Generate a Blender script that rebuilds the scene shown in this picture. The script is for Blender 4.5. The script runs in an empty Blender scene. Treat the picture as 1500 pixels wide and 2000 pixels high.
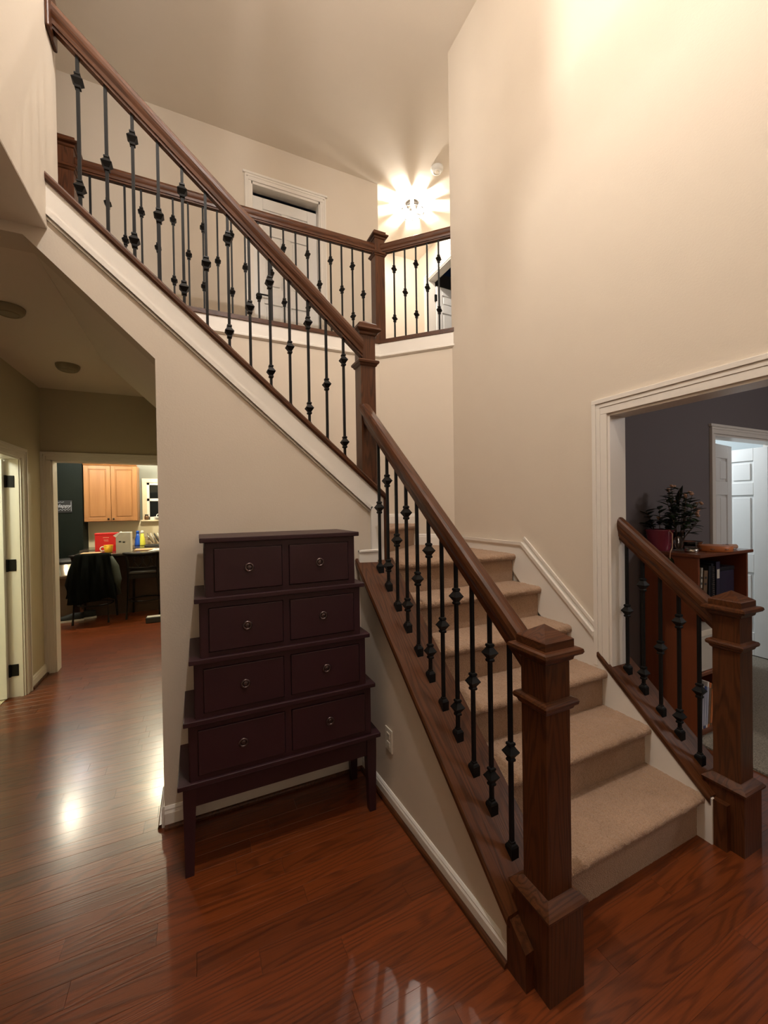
import bpy, bmesh, math, random
from mathutils import Matrix, Vector, noise
random.seed(7)
S = bpy.context.scene
COL = S.collection
R = math.radians

# ------------------------------------------------------------------ camera, world, lights, exposure
def cam_setup():
    f, yaw, pitch, roll = 784.27, R(24.974), R(-.56), R(-.904)
    fw = Vector((math.sin(yaw)*math.cos(pitch), math.cos(yaw)*math.cos(pitch), math.sin(pitch)))
    r = Vector((math.cos(yaw), -math.sin(yaw), 0)); u = r.cross(fw)
    r2 = r*math.cos(roll)+u*math.sin(roll); u2 = u*math.cos(roll)-r*math.sin(roll)
    c = bpy.data.cameras.new('camera'); o = bpy.data.objects.new('camera', c); COL.objects.link(o)
    c.sensor_fit = 'HORIZONTAL'; c.sensor_width = 36; c.lens = 36*f/1500; c.clip_start = .02; c.clip_end = 60
    m = Matrix((r2, u2, -fw)).transposed().to_4x4(); m.translation = (0, 0, 1.5)
    o.matrix_world = m
    S.camera = o
cam_setup()
w = bpy.data.worlds.new('night'); S.world = w; w.use_nodes = True
w.node_tree.nodes['Background'].inputs[0].default_value = (.02, .03, .06, 1)
w.node_tree.nodes['Background'].inputs[1].default_value = .12
S.view_settings.view_transform = 'Standard'; S.view_settings.look = 'None'
S.view_settings.gamma = 1; S.view_settings.use_curve_mapping = False
S.view_settings.exposure = 0.0

def lamp(name, loc, power, color, radius=.1, kind='POINT', rot=(0, 0, 0), size=None, spot=None):
    l = bpy.data.lights.new(name, kind); l.energy = power; l.color = color
    if kind == 'AREA': l.shape = 'DISK'; l.size = size
    else: l.shadow_soft_size = radius
    if kind == 'SPOT': l.spot_size = spot; l.spot_blend = .6
    o = bpy.data.objects.new(name, l); o.location = loc; o.rotation_euler = rot; COL.objects.link(o)
    return o
lamp('foyer_chandelier_light', (.32, .95, 4.76), 178, (1, .93, .865), .035)
lamp('kitchen_ceiling_light', (-1.63, 6.72, 2.60), 72, (1, .91, .70), .07)
lamp('kitchen_ceiling_light', (-.56, 6.78, 2.60), 74, (1, .89, .62), .07)
lamp('kitchen_ceiling_light', (-.62, 7.75, 2.60), 25, (1, .93, .74), .06)
lamp('kitchen_ceiling_light', (-1.72, 7.70, 2.60), 9, (.80, .84, 1), .04)
lamp('study_light', (4.30, 2.75, 2.3), 40, (.84, .93, 1), .15)
lamp('side_room_light', (4.2, -.6, 2.5), 42, (1, .93, .90), .25)
lamp('bathroom_light', (-2.0, 3.2, 2.3), 48, (.95, 1, .80), .15)

# ------------------------------------------------------------------ materials
MATS = {}
def newmat(name):
    m = bpy.data.materials.new(name); m.use_nodes = True; MATS[name] = m
    nt = m.node_tree; b = nt.nodes['Principled BSDF']
    return m, nt, b
def setin(b, k, v):
    if k in b.inputs: b.inputs[k].default_value = v
def flat(name, col, rough=.5, metal=0, emit=None, estr=0, var=.06, bump=0., bscale=200, spec=.5, trans=0, coat=0):
    m, nt, b = newmat(name)
    N, L = nt.nodes, nt.links
    tc = N.new('ShaderNodeTexCoord')
    no = N.new('ShaderNodeTexNoise'); no.inputs['Scale'].default_value = 6; no.inputs['Detail'].default_value = 4
    L.new(tc.outputs['Object'], no.inputs['Vector'])
    mx = N.new('ShaderNodeMix'); mx.data_type = 'RGBA'
    mx.inputs[6].default_value = tuple(c*(1-var) for c in col)+(1,); mx.inputs[7].default_value = tuple(min(1, c*(1+var)) for c in col)+(1,)
    L.new(no.outputs[0], mx.inputs[0]); L.new(mx.outputs[2], b.inputs['Base Color'])
    setin(b, 'Roughness', rough); setin(b, 'Metallic', metal); setin(b, 'Specular IOR Level', spec)
    setin(b, 'Transmission Weight', trans); setin(b, 'Coat Weight', coat); setin(b, 'Coat Roughness', .15)
    if emit: setin(b, 'Emission Color', tuple(emit)+(1,)); setin(b, 'Emission Strength', estr)
    if bump:
        n2 = N.new('ShaderNodeTexNoise'); n2.inputs['Scale'].default_value = bscale; n2.inputs['Detail'].default_value = 3
        L.new(tc.outputs['Object'], n2.inputs['Vector'])
        bp = N.new('ShaderNodeBump'); bp.inputs['Strength'].default_value = bump; bp.inputs['Distance'].default_value = .004
        L.new(n2.outputs[0], bp.inputs['Height']); L.new(bp.outputs[0], b.inputs['Normal'])
    return m
def wood(name, dark, light, axis=0, rough=.35, coat=.3, scale=1.0, lines=9, rand=True, contrast=.8, croughness=.15, spec=.5):
    """stained oak: stretched noise, contour lines give the cathedral grain, fine pores on top"""
    m, nt, b = newmat(name); N, L = nt.nodes, nt.links
    tc = N.new('ShaderNodeTexCoord'); oi = N.new('ShaderNodeObjectInfo')
    mp = N.new('ShaderNodeMapping'); sc = [9*scale]*3; sc[axis] = .9*scale
    mp.inputs['Scale'].default_value = sc
    L.new(tc.outputs['Object'], mp.inputs['Vector'])
    add = N.new('ShaderNodeVectorMath'); add.operation = 'ADD'
    ml = N.new('ShaderNodeMath'); ml.operation = 'MULTIPLY'; ml.inputs[1].default_value = 57. if rand else 0.
    ge = N.new('ShaderNodeNewGeometry'); ra = N.new('ShaderNodeMath'); ra.operation = 'ADD'; rf = N.new('ShaderNodeMath'); rf.operation = 'FRACT'
    L.new(oi.outputs['Random'], ra.inputs[0]); L.new(ge.outputs['Random Per Island'], ra.inputs[1]); L.new(ra.outputs[0], rf.inputs[0])
    L.new(rf.outputs[0], ml.inputs[0]); L.new(mp.outputs[0], add.inputs[0]); L.new(ml.outputs[0], add.inputs[1])
    n1 = N.new('ShaderNodeTexNoise'); n1.inputs['Scale'].default_value = .55; n1.inputs['Detail'].default_value = 2.5; n1.inputs['Roughness'].default_value = .45
    L.new(add.outputs[0], n1.inputs['Vector'])
    m2 = N.new('ShaderNodeMath'); m2.operation = 'MULTIPLY'; m2.inputs[1].default_value = lines*6.28
    sn = N.new('ShaderNodeMath'); sn.operation = 'SINE'
    L.new(n1.outputs[0], m2.inputs[0]); L.new(m2.outputs[0], sn.inputs[0])
    mr = N.new('ShaderNodeMapRange'); mr.inputs['From Min'].default_value = -.2; mr.inputs['From Max'].default_value = 1.
    L.new(sn.outputs[0], mr.inputs['Value'])
    mp2 = N.new('ShaderNodeMapping'); s2 = [190*scale]*3; s2[axis] = 6*scale; mp2.inputs['Scale'].default_value = s2
    L.new(tc.outputs['Object'], mp2.inputs['Vector'])
    n2 = N.new('ShaderNodeTexNoise'); n2.inputs['Scale'].default_value = 1; n2.inputs['Detail'].default_value = 2
    L.new(mp2.outputs[0], n2.inputs['Vector'])
    pr = N.new('ShaderNodeMapRange'); pr.inputs['From Min'].default_value = .45; pr.inputs['From Max'].default_value = .7
    L.new(n2.outputs[0], pr.inputs['Value'])
    mu = N.new('ShaderNodeMath'); mu.operation = 'MULTIPLY_ADD'; mu.inputs[1].default_value = .55; 
    L.new(mr.outputs[0], mu.inputs[0])
    m3 = N.new('ShaderNodeMath'); m3.operation = 'MULTIPLY'; m3.inputs[1].default_value = .35
    L.new(pr.outputs[0], m3.inputs[0]); L.new(m3.outputs[0], mu.inputs[2])
    m4 = N.new('ShaderNodeMath'); m4.operation = 'MULTIPLY'; m4.inputs[1].default_value = contrast; m4.use_clamp = True
    L.new(mu.outputs[0], m4.inputs[0])
    mx = N.new('ShaderNodeMix'); mx.data_type = 'RGBA'
    mx.inputs[6].default_value = tuple(light)+(1,); mx.inputs[7].default_value = tuple(dark)+(1,)
    L.new(m4.outputs[0], mx.inputs[0])
    hs = N.new('ShaderNodeHueSaturation')
    vr = N.new('ShaderNodeMapRange'); vr.inputs['To Min'].default_value = .78 if rand else 1; vr.inputs['To Max'].default_value = 1.22 if rand else 1
    L.new(rf.outputs[0], vr.inputs['Value']); L.new(vr.outputs[0], hs.inputs['Value'])
    L.new(mx.outputs[2], hs.inputs['Color']); L.new(hs.outputs[0], b.inputs['Base Color'])
    setin(b, 'Roughness', rough); setin(b, 'Coat Weight', coat); setin(b, 'Coat Roughness', croughness); setin(b, 'Specular IOR Level', spec)
    bp = N.new('ShaderNodeBump'); bp.inputs['Strength'].default_value = .12; bp.inputs['Distance'].default_value = .002
    L.new(mu.outputs[0], bp.inputs['Height']); L.new(bp.outputs[0], b.inputs['Normal'])
    return m
def carpetmat(name, c1, c2, scale=170, strength=.8):
    m, nt, b = newmat(name); N, L = nt.nodes, nt.links
    tc = N.new('ShaderNodeTexCoord')
    v = N.new('ShaderNodeTexVoronoi'); v.inputs['Scale'].default_value = scale
    n = N.new('ShaderNodeTexNoise'); n.inputs['Scale'].default_value = scale*1.7; n.inputs['Detail'].default_value = 3
    n3 = N.new('ShaderNodeTexNoise'); n3.inputs['Scale'].default_value = 7
    for t in (v, n, n3): L.new(tc.outputs['Object'], t.inputs['Vector'])
    a = N.new('ShaderNodeMath'); a.operation = 'SUBTRACT'; L.new(n.outputs[0], a.inputs[0]); L.new(v.outputs['Distance'], a.inputs[1])
    mr = N.new('ShaderNodeMapRange'); mr.inputs['From Min'].default_value = -.35; mr.inputs['From Max'].default_value = .55
    L.new(a.outputs[0], mr.inputs['Value'])
    mx = N.new('ShaderNodeMix'); mx.data_type = 'RGBA'; mx.inputs[6].default_value = tuple(c1)+(1,); mx.inputs[7].default_value = tuple(c2)+(1,)
    L.new(mr.outputs[0], mx.inputs[0])
    h = N.new('ShaderNodeHueSaturation'); r2 = N.new('ShaderNodeMapRange'); r2.inputs['To Min'].default_value = .85; r2.inputs['To Max'].default_value = 1.15
    L.new(n3.outputs[0], r2.inputs['Value']); L.new(r2.outputs[0], h.inputs['Value']); L.new(mx.outputs[2], h.inputs['Color'])
    L.new(h.outputs[0], b.inputs['Base Color']); setin(b, 'Roughness', 1.); setin(b, 'Specular IOR Level', .1)
    setin(b, 'Sheen Weight', .25)
    bp = N.new('ShaderNodeBump'); bp.inputs['Strength'].default_value = strength; bp.inputs['Distance'].default_value = .005
    L.new(a.outputs[0], bp.inputs['Height']); L.new(bp.outputs[0], b.inputs['Normal'])
    return m
def crystalmat(name):
    m, nt, b = newmat(name); N, L = nt.nodes, nt.links
    t = N.new('ShaderNodeBsdfTransparent'); mx = N.new('ShaderNodeMixShader'); mx.inputs[0].default_value = .5
    setin(b, 'Base Color', (.8, .8, .8, 1)); setin(b, 'Roughness', .08)
    L.new(t.outputs[0], mx.inputs[1]); L.new(b.outputs[0], mx.inputs[2]); L.new(mx.outputs[0], nt.nodes['Material Output'].inputs[0]); return m
def glassmat(name, col=(1, 1, 1), rough=.02):
    m, nt, b = newmat(name); N, L = nt.nodes, nt.links
    g = N.new('ShaderNodeBsdfGlass'); g.inputs['Color'].default_value = tuple(col)+(1,); g.inputs['Roughness'].default_value = rough; g.inputs['IOR'].default_value = 1.45
    L.new(g.outputs[0], nt.nodes['Material Output'].inputs[0]); return m

flat('wall', (.685, .605, .505), .75, var=.02, bump=.12, bscale=120)
flat('ceiling', (.80, .72, .62), .85, var=.02, bump=.1, bscale=90)
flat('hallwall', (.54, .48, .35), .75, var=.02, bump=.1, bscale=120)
flat('trim', (.80, .76, .70), .35, var=.02)
flat('doorwhite', (.80, .79, .77), .4, var=.02)
flat('graywall', (.155, .135, .14), .75, var=.03, bump=.1)
flat('studywall', (.60, .66, .68), .7, var=.02)
flat('kitwall', (.16, .17, .15), .7, var=.03)
flat('darkwall', (.0035, .0065, .005), .7, var=.08, spec=.15)
flat('cream', (.74, .66, .48), .5, var=.04)
flat('iron', (.005, .0048, .0046), .5, var=.2, spec=.22)
flat('bronze', (.02, .016, .012), .35, metal=.6)
OD, OL = (.0125, .0036, .0014), (.092, .0300, .0098)
for i, a in enumerate('xyz'):
    wood('oak_'+a, OD, OL, i, rough=.36, coat=.08, lines=20, scale=1.7, rand=False, spec=.32)
wood('plank', (.042, .0075, .0017), (.155, .0345, .0068), 0, rough=.32, coat=.36, lines=24, scale=1.25, contrast=.85, croughness=.17)
flat('seam', (.03, .01, .004), .6)
carpetmat('carpet', (.335, .215, .140), (.490, .330, .225), scale=210, strength=.6)
carpetmat('greycarpet', (.14, .12, .09), (.36, .32, .25), 120)
flat('plum', (.031, .0092, .0135), .43, var=.12, spec=.42)
flat('plumknob', (.13, .095, .095), .28, metal=.9)
wood('maple_z', (.21, .088, .030), (.34, .16, .060), 2, rough=.4, coat=.2, lines=3, rand=False, contrast=.5)
wood('shelfwood_z', (.13, .030, .010), (.21, .055, .018), 2, rough=.4, coat=.2, lines=3, rand=False, contrast=.5)
wood('shelfwood_x', (.10, .026, .010), (.19, .055, .020), 0, rough=.35, coat=.3, lines=3, rand=False, contrast=.5)
flat('shelfin', (.05, .022, .013), .5)
flat('tile', (.70, .62, .46), .3, var=.05)
flat('counter', (.055, .045, .035), .25, var=.5, coat=.3)
flat('islandbase', (.055, .03, .015), .6)
flat('stoolwood', (.007, .0045, .0035), .45, spec=.25)
flat('seatleather', (.02, .02, .018), .35)
flat('jacket', (.002, .003, .0024), .95, spec=.1, var=.3, bump=.4, bscale=60)
flat('jacketgrey', (.025, .032, .024), .9, var=.2)
flat('redbox', (.55, .012, .014), .4)
flat('whitebox', (.62, .60, .54), .55)
flat('ink', (.03, .03, .03), .6)
flat('inkwhite', (.30, .32, .38), .6)
flat('yellow', (.95, .55, .03), .35)
flat('yellow2', (.85, .85, .10), .35)
flat('blue', (.02, .10, .55), .25)
flat('steel', (.60, .56, .50), .22, metal=1)
flat('brownbox', (.085, .05, .025), .8)
flat('nightglass', (.006, .008, .009), .06, spec=.6)
flat('mosaic1', (.30, .20, .12), .3, var=.3)
flat('mosaic2', (.55, .44, .30), .3, var=.3)
flat('plate', (.78, .73, .63), .4)
flat('plastic', (.72, .70, .66), .5)
flat('paper', (.85, .84, .80), .6)
flat('tanpaper', (.60, .38, .20), .6)
flat('pot', (.30, .045, .085), .25, coat=.4)
flat('leaf', (.022, .050, .014), .5, var=.5)
flat('leafdark', (.010, .022, .012), .5, var=.4)
flat('stem', (.10, .06, .03), .7)
flat('petal', (.62, .36, .24), .7, var=.15)
flat('bookwhite', (.55, .52, .44), .6, var=.2)
flat('booktan', (.22, .13, .07), .6, var=.4)
flat('bookpages', (.60, .54, .42), .7)
flat('bookdark', (.012, .014, .020), .4)
flat('bookviolet', (.035, .030, .06), .35)
flat('orange', (.62, .20, .06), .4, var=.2)
flat('mag', (.45, .47, .58), .4, var=.5)
flat('magblue', (.04, .07, .22), .4, var=.3)
flat('sneaker', (.012, .014, .014), .7)
flat('sole', (.70, .70, .66), .6)
flat('soil', (.02, .012, .008), .9)
flat('bulb', (1, .9, .75), .4, emit=(1, .86, .66), estr=45)
flat('downlight', (1, .95, .85), .4, emit=(1, .93, .80), estr=14)
flat('vent', (.30, .26, .17), .5)
flat('hole', (.004, .004, .004), .9)
flat('jar', (.15, .08, .04), .3)
glassmat('glass'); crystalmat('crystal'); flat('petalglass', (.95, .93, .90), .25, trans=.0, emit=(1, .9, .75), estr=3.0)

# ------------------------------------------------------------------ helpers
def ob(name, me, mat=None, parent=None, smooth=False):
    o = bpy.data.objects.new(name, me); COL.objects.link(o)
    if mat and not me.materials: me.materials.append(MATS[mat])
    if smooth:
        for p in me.polygons: p.use_smooth = True
    if parent is not None: attach(o, parent)
    return o
def attach(o, parent):
    o.parent = parent
    if parent.type == 'EMPTY': o.matrix_parent_inverse = Matrix.Translation(parent.location).inverted()
def tag(o, label=None, cat=None, group=None, kind=None):
    if label: o['label'] = label
    if cat: o['category'] = cat
    if group: o['group'] = group
    if kind: o['kind'] = kind
    return o
def thing(name, loc, label, cat, group=None):
    e = bpy.data.objects.new(name, None); e.location = loc; e.empty_display_size = .1; COL.objects.link(e)
    return tag(e, label, cat, group)
def setting(name, loc=(0, 0, 0)):
    e = bpy.data.objects.new(name, None); e.location = loc; e.empty_display_size = .1; COL.objects.link(e)
    return tag(e, kind='structure')
def mesh(vs, fs, name='m'):
    me = bpy.data.meshes.new(name); me.from_pydata([tuple(v) for v in vs], [], fs); me.update(); return me
def boxm(x0, x1, y0, y1, z0, z1, bev=0, seg=1):
    bm = bmesh.new()
    vs = [bm.verts.new(p) for p in ((x0, y0, z0), (x1, y0, z0), (x1, y1, z0), (x0, y1, z0), (x0, y0, z1), (x1, y0, z1), (x1, y1, z1), (x0, y1, z1))]
    for f in ((3, 2, 1, 0), (4, 5, 6, 7), (0, 1, 5, 4), (1, 2, 6, 5), (2, 3, 7, 6), (3, 0, 4, 7)): bm.faces.new([vs[i] for i in f])
    if bev: bmesh.ops.bevel(bm, geom=bm.edges[:], offset=bev, segments=seg, affect='EDGES', profile=.5)
    me = bpy.data.meshes.new('box'); bm.to_mesh(me); bm.free(); return me
def box(name, x0, x1, y0, y1, z0, z1, mat, parent=None, bev=0, seg=1):
    return ob(name, boxm(x0, x1, y0, y1, z0, z1, bev, seg), mat, parent)
def joinm(ms):
    vs, fs = [], []
    for m in ms:
        o = len(vs); vs += [tuple(v.co) for v in m.vertices]; fs += [[i+o for i in p.vertices] for p in m.polygons]
        bpy.data.meshes.remove(m)
    return mesh(vs, fs)
def xform(me, M):
    me.transform(M); me.update(); return me
def prism(poly, axis, a, b):
    """extrude a 2D polygon along axis (0: poly=(y,z), 1: poly=(x,z), 2: poly=(x,y))"""
    def p3(p, t): return {0: (t, p[0], p[1]), 1: (p[0], t, p[1]), 2: (p[0], p[1], t)}[axis]
    n = len(poly); vs = [p3(p, a) for p in poly]+[p3(p, b) for p in poly]
    fs = [list(range(n)), list(range(2*n-1, n-1, -1))]+[[(i+1) % n, i, n+i, n+(i+1) % n] for i in range(n)]
    bm = bmesh.new(); me = mesh(vs, fs); bm.from_mesh(me); bmesh.ops.recalc_face_normals(bm, faces=bm.faces[:]); bm.to_mesh(me); bm.free()
    return me
def sweep(profile, p0, p1, up=(0, 0, 1), m0=None, m1=None):
    """straight moulding: 2D profile (side, up) from p0 to p1; ends cut by planes of normal m0/m1 when given"""
    p0, p1 = Vector(p0), Vector(p1); d = (p1-p0).normalized(); upv = Vector(up)
    s = d.cross(upv).normalized(); u = s.cross(d).normalized()
    vs = []; n = len(profile)
    for p, m in ((p0, m0), (p1, m1)):
        nn = Vector(m) if m else d
        for a, b in profile:
            q = p+s*a+u*b; t = (p-q).dot(nn)/d.dot(nn); vs.append(q+d*t)
    fs = [list(range(n-1, -1, -1)), list(range(n, 2*n))]+[[i, (i+1) % n, n+(i+1) % n, n+i] for i in range(n)]
    me = mesh(vs, fs); bm = bmesh.new(); bm.from_mesh(me); bmesh.ops.recalc_face_normals(bm, faces=bm.faces[:]); bm.to_mesh(me); bm.free()
    return me
def lathem(prof, n=20, loc=(0, 0, 0), cap=True, sq=False):
    """revolve (r,z); sq: square section of half-width r"""
    vs, fs = [], []
    if sq: n = 4
    for r, z in prof:
        for i in range(n):
            a = 2*math.pi*i/n+(math.pi/4 if sq else 0); k = r*(math.sqrt(2) if sq else 1)
            vs.append((loc[0]+k*math.cos(a), loc[1]+k*math.sin(a), loc[2]+z))
    for j in range(len(prof)-1):
        for i in range(n): fs.append([j*n+i, j*n+(i+1) % n, (j+1)*n+(i+1) % n, (j+1)*n+i])
    if cap: fs.append(list(range(n-1, -1, -1))); fs.append([(len(prof)-1)*n+i for i in range(n)])
    return mesh(vs, fs)
def tubem(pts, r, n=8, closed=False):
    pts = [Vector(p) for p in pts]; vs, fs = [], []; m = len(pts); ref = Vector((0, 0, 1))
    for i, p in enumerate(pts):
        a = pts[(i-1) % m] if (i or closed) else p; b = pts[(i+1) % m] if (i < m-1 or closed) else p
        d = (b-a).normalized(); s = d.cross(ref)
        if s.length < .05: s = d.cross(Vector((0, 1, 0)))
        s.normalize(); u = s.cross(d); rr = r[i] if isinstance(r, (list, tuple)) else r
        for k in range(n): t = 2*math.pi*k/n; vs.append(p+s*rr*math.cos(t)+u*rr*math.sin(t))
    for i in range(m if closed else m-1):
        for k in range(n): fs.append([i*n+k, i*n+(k+1) % n, ((i+1) % m)*n+(k+1) % n, ((i+1) % m)*n+k])
    if not closed: fs.append(list(range(n-1, -1, -1))); fs.append([(m-1)*n+k for k in range(n)])
    return mesh(vs, fs)
def torusm(R0, r, n=24, k=8, M=None):
    me = tubem([(R0*math.cos(2*math.pi*i/n), R0*math.sin(2*math.pi*i/n), 0) for i in range(n)], r, k, True)
    if M: me.transform(M)
    return me

# ------------------------------------------------------------------ the shell
XR, YW, XL, YK = 2.04, 2.165, -1.31, 4.74      # right wall, dresser wall, hall left wall, kitchen wall
ZC, ZL, ZH, Z2 = 5.43, 2.714, 2.67, 2.95       # high ceiling, low ceiling, hall ceiling, upper floor
def wallobj(name, me, mat):
    return tag(ob(name, me, mat), kind='structure')
# floor: a slab with boards laid in the X direction
floor = wallobj('floor', boxm(-3.1, 2.80, -1.4, 8.2, -.05, -.0125), 'seam')
def planks():
    big, rest = [], []
    w = .083; y = -1.4; r = 0; X0, X1 = -3.0, 2.80
    while y < 8.2:
        x = X0-random.uniform(0, 1.)
        while x < X1:
            L = random.choice((.55, .75, .95, 1.2, 1.45)); a, b = max(x, X0), min(x+L, X1)
            if y > 4.74: b = min(b, .9)
            if b-a > .03:
                inview = (.1 < y < 5.6 and b > max(-1.5, -.38*y-.4) and a < min(2.8, .9+1.2*y) and not (y > 2.2 and a > -.1) and not (y > 1.02 and .93 < a and b < 2.0))
                vis = inview and y < 4.9
                (big if vis else rest).append((a, b, y))
            x += L
        y += w; r += 1
    def pm(a, b, y): return boxm(a+.0003, b-.0003, y+.0002, y+w-.0002, -.0125, 0, .0004)
    big.sort(key=lambda t: (t[2]))
    for t in big[:300]:
        me = pm(*t); c = Vector(((t[0]+t[1])/2, t[2]+w/2, 0)); me.transform(Matrix.Translation(-c))
        o = ob('floor_board', me, 'plank'); o.parent = floor; o.location = c
    ms = [pm(*t) for t in rest+big[300:]]
    o = ob('floor_boards', joinm(ms), 'plank', floor); tag(o, kind='stuff')
planks()
tag(ob('floor_carpet', boxm(2.80, 6.2, -1.6, 4.2, -.05, .012), 'greycarpet'), kind='structure')
tag(ob('floor_tile', boxm(-2.9, XL-.115, 2.2, 4.9, -.02, .006), 'tile'), kind='structure')

# high ceiling, low ceilings
wallobj('ceiling', boxm(-1.9, 3.6, -1.5, 5.8, ZC, ZC+.1), 'ceiling')
wallobj('ceiling_low', boxm(-1.45, -.558, -1.5, YW, ZL, ZL+.0035), 'ceiling')
wallobj('ceiling_hall', joinm([boxm(-3.0, .9, 3.70, 8.3, ZH, ZH+.12), boxm(-3.0, -.64, YW+.14, 3.70, ZH, ZH+.12)]), 'ceiling')
wallobj('ceiling_side_room', boxm(XR+.13, 6.2, -1.6, 4.2, 2.68, 2.78), 'ceiling')
# walls
# dresser wall: stops at X=-.165, sloped cut under the upper flight, cap line above
def zcap(x): return 2.465-.866*x
wallobj('wall_back', prism([(-.165, 0), (1.0, 0), (1.0, zcap(1.0)-.035), (-.60, zcap(-.60)-.035), (-1.42, 3.64), (-1.42, 2.67), (-.64, 2.67), (-.165, 2.218)], 1, YW, YW+.14), 'wall')
# sloped soffit below the upper flight
wallobj('ceiling_stair_soffit', prism([(-.167, 2.222), (-.64, 2.672), (-.64, 2.73), (-.167, 2.28)], 1, YW+.002, 3.70), 'ceiling')
wallobj('wall_understair', boxm(-.163, -.06, YW+.14, 4.74, 0, 2.24), 'hallwall')
# upper left wall above the low ceiling
wallobj('wall_upper_left', boxm(-.70, -.557, -1.5, 2.335, ZL+.004, ZC), 'wall')
wallobj('wall_front', boxm(-1.45, XR+.12, -1.62, -1.5, 0, ZC), 'wall')
# left hall wall with the bathroom door opening (Y 3.45..4.27)
lw = wallobj('wall_left', joinm([boxm(XL-.115, XL, -1.5, 3.45, 0, ZL), boxm(XL-.115, XL, 4.27, YK, 0, ZL), boxm(XL-.115, XL, 3.45, 4.27, 1.96, ZL)]), 'hallwall')
# right wall, opening Y -.35..1.47 up to 1.995
wallobj('wall_right', joinm([boxm(XR, XR+.12, 1.47, 2.925, 0, ZC), boxm(XR, XR+.12, -.35, 1.47, 1.995, ZC), boxm(XR, XR+.12, -1.5, -.35, 0, ZC)]), 'wall')
# stairwell far side: back wall and 45 degree wall up to the gallery
wallobj('wall_stairwell', prism([(-1.9, 2.80), (-.66, 2.80), (-.1, 2.29), (-.1, .9), (1.62, .9), (1.62, 2.99), (-1.9, 2.99)], 1, 3.40, 3.52), 'wall')
wallobj('wall_diagonal', prism([(1.56, 3.40), (2.04, 2.92), (2.16, 2.92), (2.16, 3.02), (1.62, 3.56)], 2, .9, 2.99), 'wall')
# gallery floor
wallobj('floor_upper', prism([(-1.9, 3.43), (1.57, 3.43), (2.05, 2.95), (3.3, 2.95), (3.3, 5.7), (-1.9, 5.7)], 2, Z2-.03, Z2), 'greycarpet')
wallobj('wall_gallery', joinm([boxm(-1.9, .585, 4.46, 4.58, Z2, ZC), boxm(1.33, 2.057, 4.46, 4.58, Z2, ZC), boxm(.585, 1.33, 4.46, 4.58, 4.99, ZC)]), 'wall')
wallobj('wall_gallery_return', boxm(1.94, 2.057, 4.58, 5.6, Z2, ZC), 'wall')
wallobj('wall_gallery_left', boxm(-1.95, -1.83, 2.3, 5.7, Z2, ZC), 'wall')
wallobj('wall_gallery_end', boxm(2.0, 3.4, 5.6, 5.72, Z2, ZC), 'wall')
wallobj('wall_gallery_right', joinm([boxm(3.27, 3.39, 5.30, 5.7, Z2, ZC), boxm(3.27, 3.39, 2.9, 4.53, Z2, ZC), boxm(3.27, 3.39, 4.53, 5.30, 4.98, ZC)]), 'wall')
wallobj('wall_gallery_near', boxm(2.16, 3.39, 2.83, 2.925, Z2, ZC), 'wall')
wallobj('wall_bedroom', boxm(3.39, 5.2, 5.75, 5.85, Z2, ZC), 'hallwall')
# kitchen wall with cased opening X -1.235..0.35 below 2.0
wallobj('wall_kitchen', joinm([boxm(XL-.115, -1.235, YK, YK+.12, 0, ZH), boxm(-1.235, .35, YK, YK+.12, 2.0, ZH), boxm(.35, .95, YK, YK+.12, 0, ZH)]), 'hallwall')
wallobj('wall_kitchen_far', boxm(-3.0, .95, 8.2, 8.3, 0, ZH), 'kitwall')
wallobj('wall_kitchen_left', boxm(-3.1, -3.0, 4.86, 8.3, 0, ZH), 'kitwall')
wallobj('wall_kitchen_right', boxm(.9, 1.0, 4.86, 8.3, 0, ZH), 'cream')
wallobj('wall_pantry', boxm(-3.0, -1.655, 7.85, 8.2, 0, ZH), 'darkwall')
# side room behind the opening
wallobj('wall_side_room', joinm([boxm(XR+.12, 3.80, 1.82, 1.94, 0, 2.68), boxm(3.80, 4.90, 1.82, 1.94, 2.06, 2.68), boxm(4.90, 6.2, 1.82, 1.94, 0, 2.68)]), 'graywall')
wallobj('wall_side_room_right', boxm(6.1, 6.2, -1.6, 1.82, 0, 2.68), 'graywall')
wallobj('wall_side_room_near', boxm(XR+.12, 6.2, -1.7, -1.6, 0, 2.68), 'graywall')
wallobj('wall_study', joinm([boxm(5.6, 5.7, 1.94, 4.2, 0, 2.68), boxm(3.2, 5.7, 4.1, 4.2, 0, 2.68), boxm(3.2, 3.3, 1.94, 4.2, 0, 2.68)]), 'studywall')
wallobj('wall_bathroom', joinm([boxm(-2.95, -2.85, 2.2, 4.9, 0, 2.5), boxm(-2.9, XL-.115, 4.8, 4.9, 0, 2.5), boxm(-2.9, XL-.115, 2.2, 2.3, 0, 2.5), boxm(-2.95, XL-.115, 2.2, 4.9, 2.5, 2.56)]), 'cream')
# ------------------------------------------------------------------ trims
def trim(name, me, mat='trim'): return tag(ob(name, me, mat), kind='structure')
def casing_prof(w, d):   # across, out of the wall
    return [(0, 0), (w, 0), (w, d), (w*.86, d*1.15), (w*.74, d*.75), (w*.55, d*.7), (w*.25, d*.55), (w*.1, d*.65), (0, d*.4)]
base_prof = [(0, 0), (.014, 0), (.014, .070), (.010, .082), (.010, .088), (.004, .100), (0, .100)]
def baseboard(name, p0, p1, z=0, h=1.0, shoe=True):
    """p0->p1 with the room on the right hand side"""
    pr = [(a, b*h) for a, b in base_prof]
    e = trim(name, sweep(pr, (p0[0], p0[1], z), (p1[0], p1[1], z)))
    if shoe:
        o = ob('shoe_moulding', sweep([(.013, 0), (.030, 0), (.029, .010), (.024, .017), (.013, .019)], (p0[0], p0[1], z), (p1[0], p1[1], z)), 'oak_y'); o.parent = e
    return e
baseboard('baseboard_back', (-.165, YW), (.838, YW))
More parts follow.
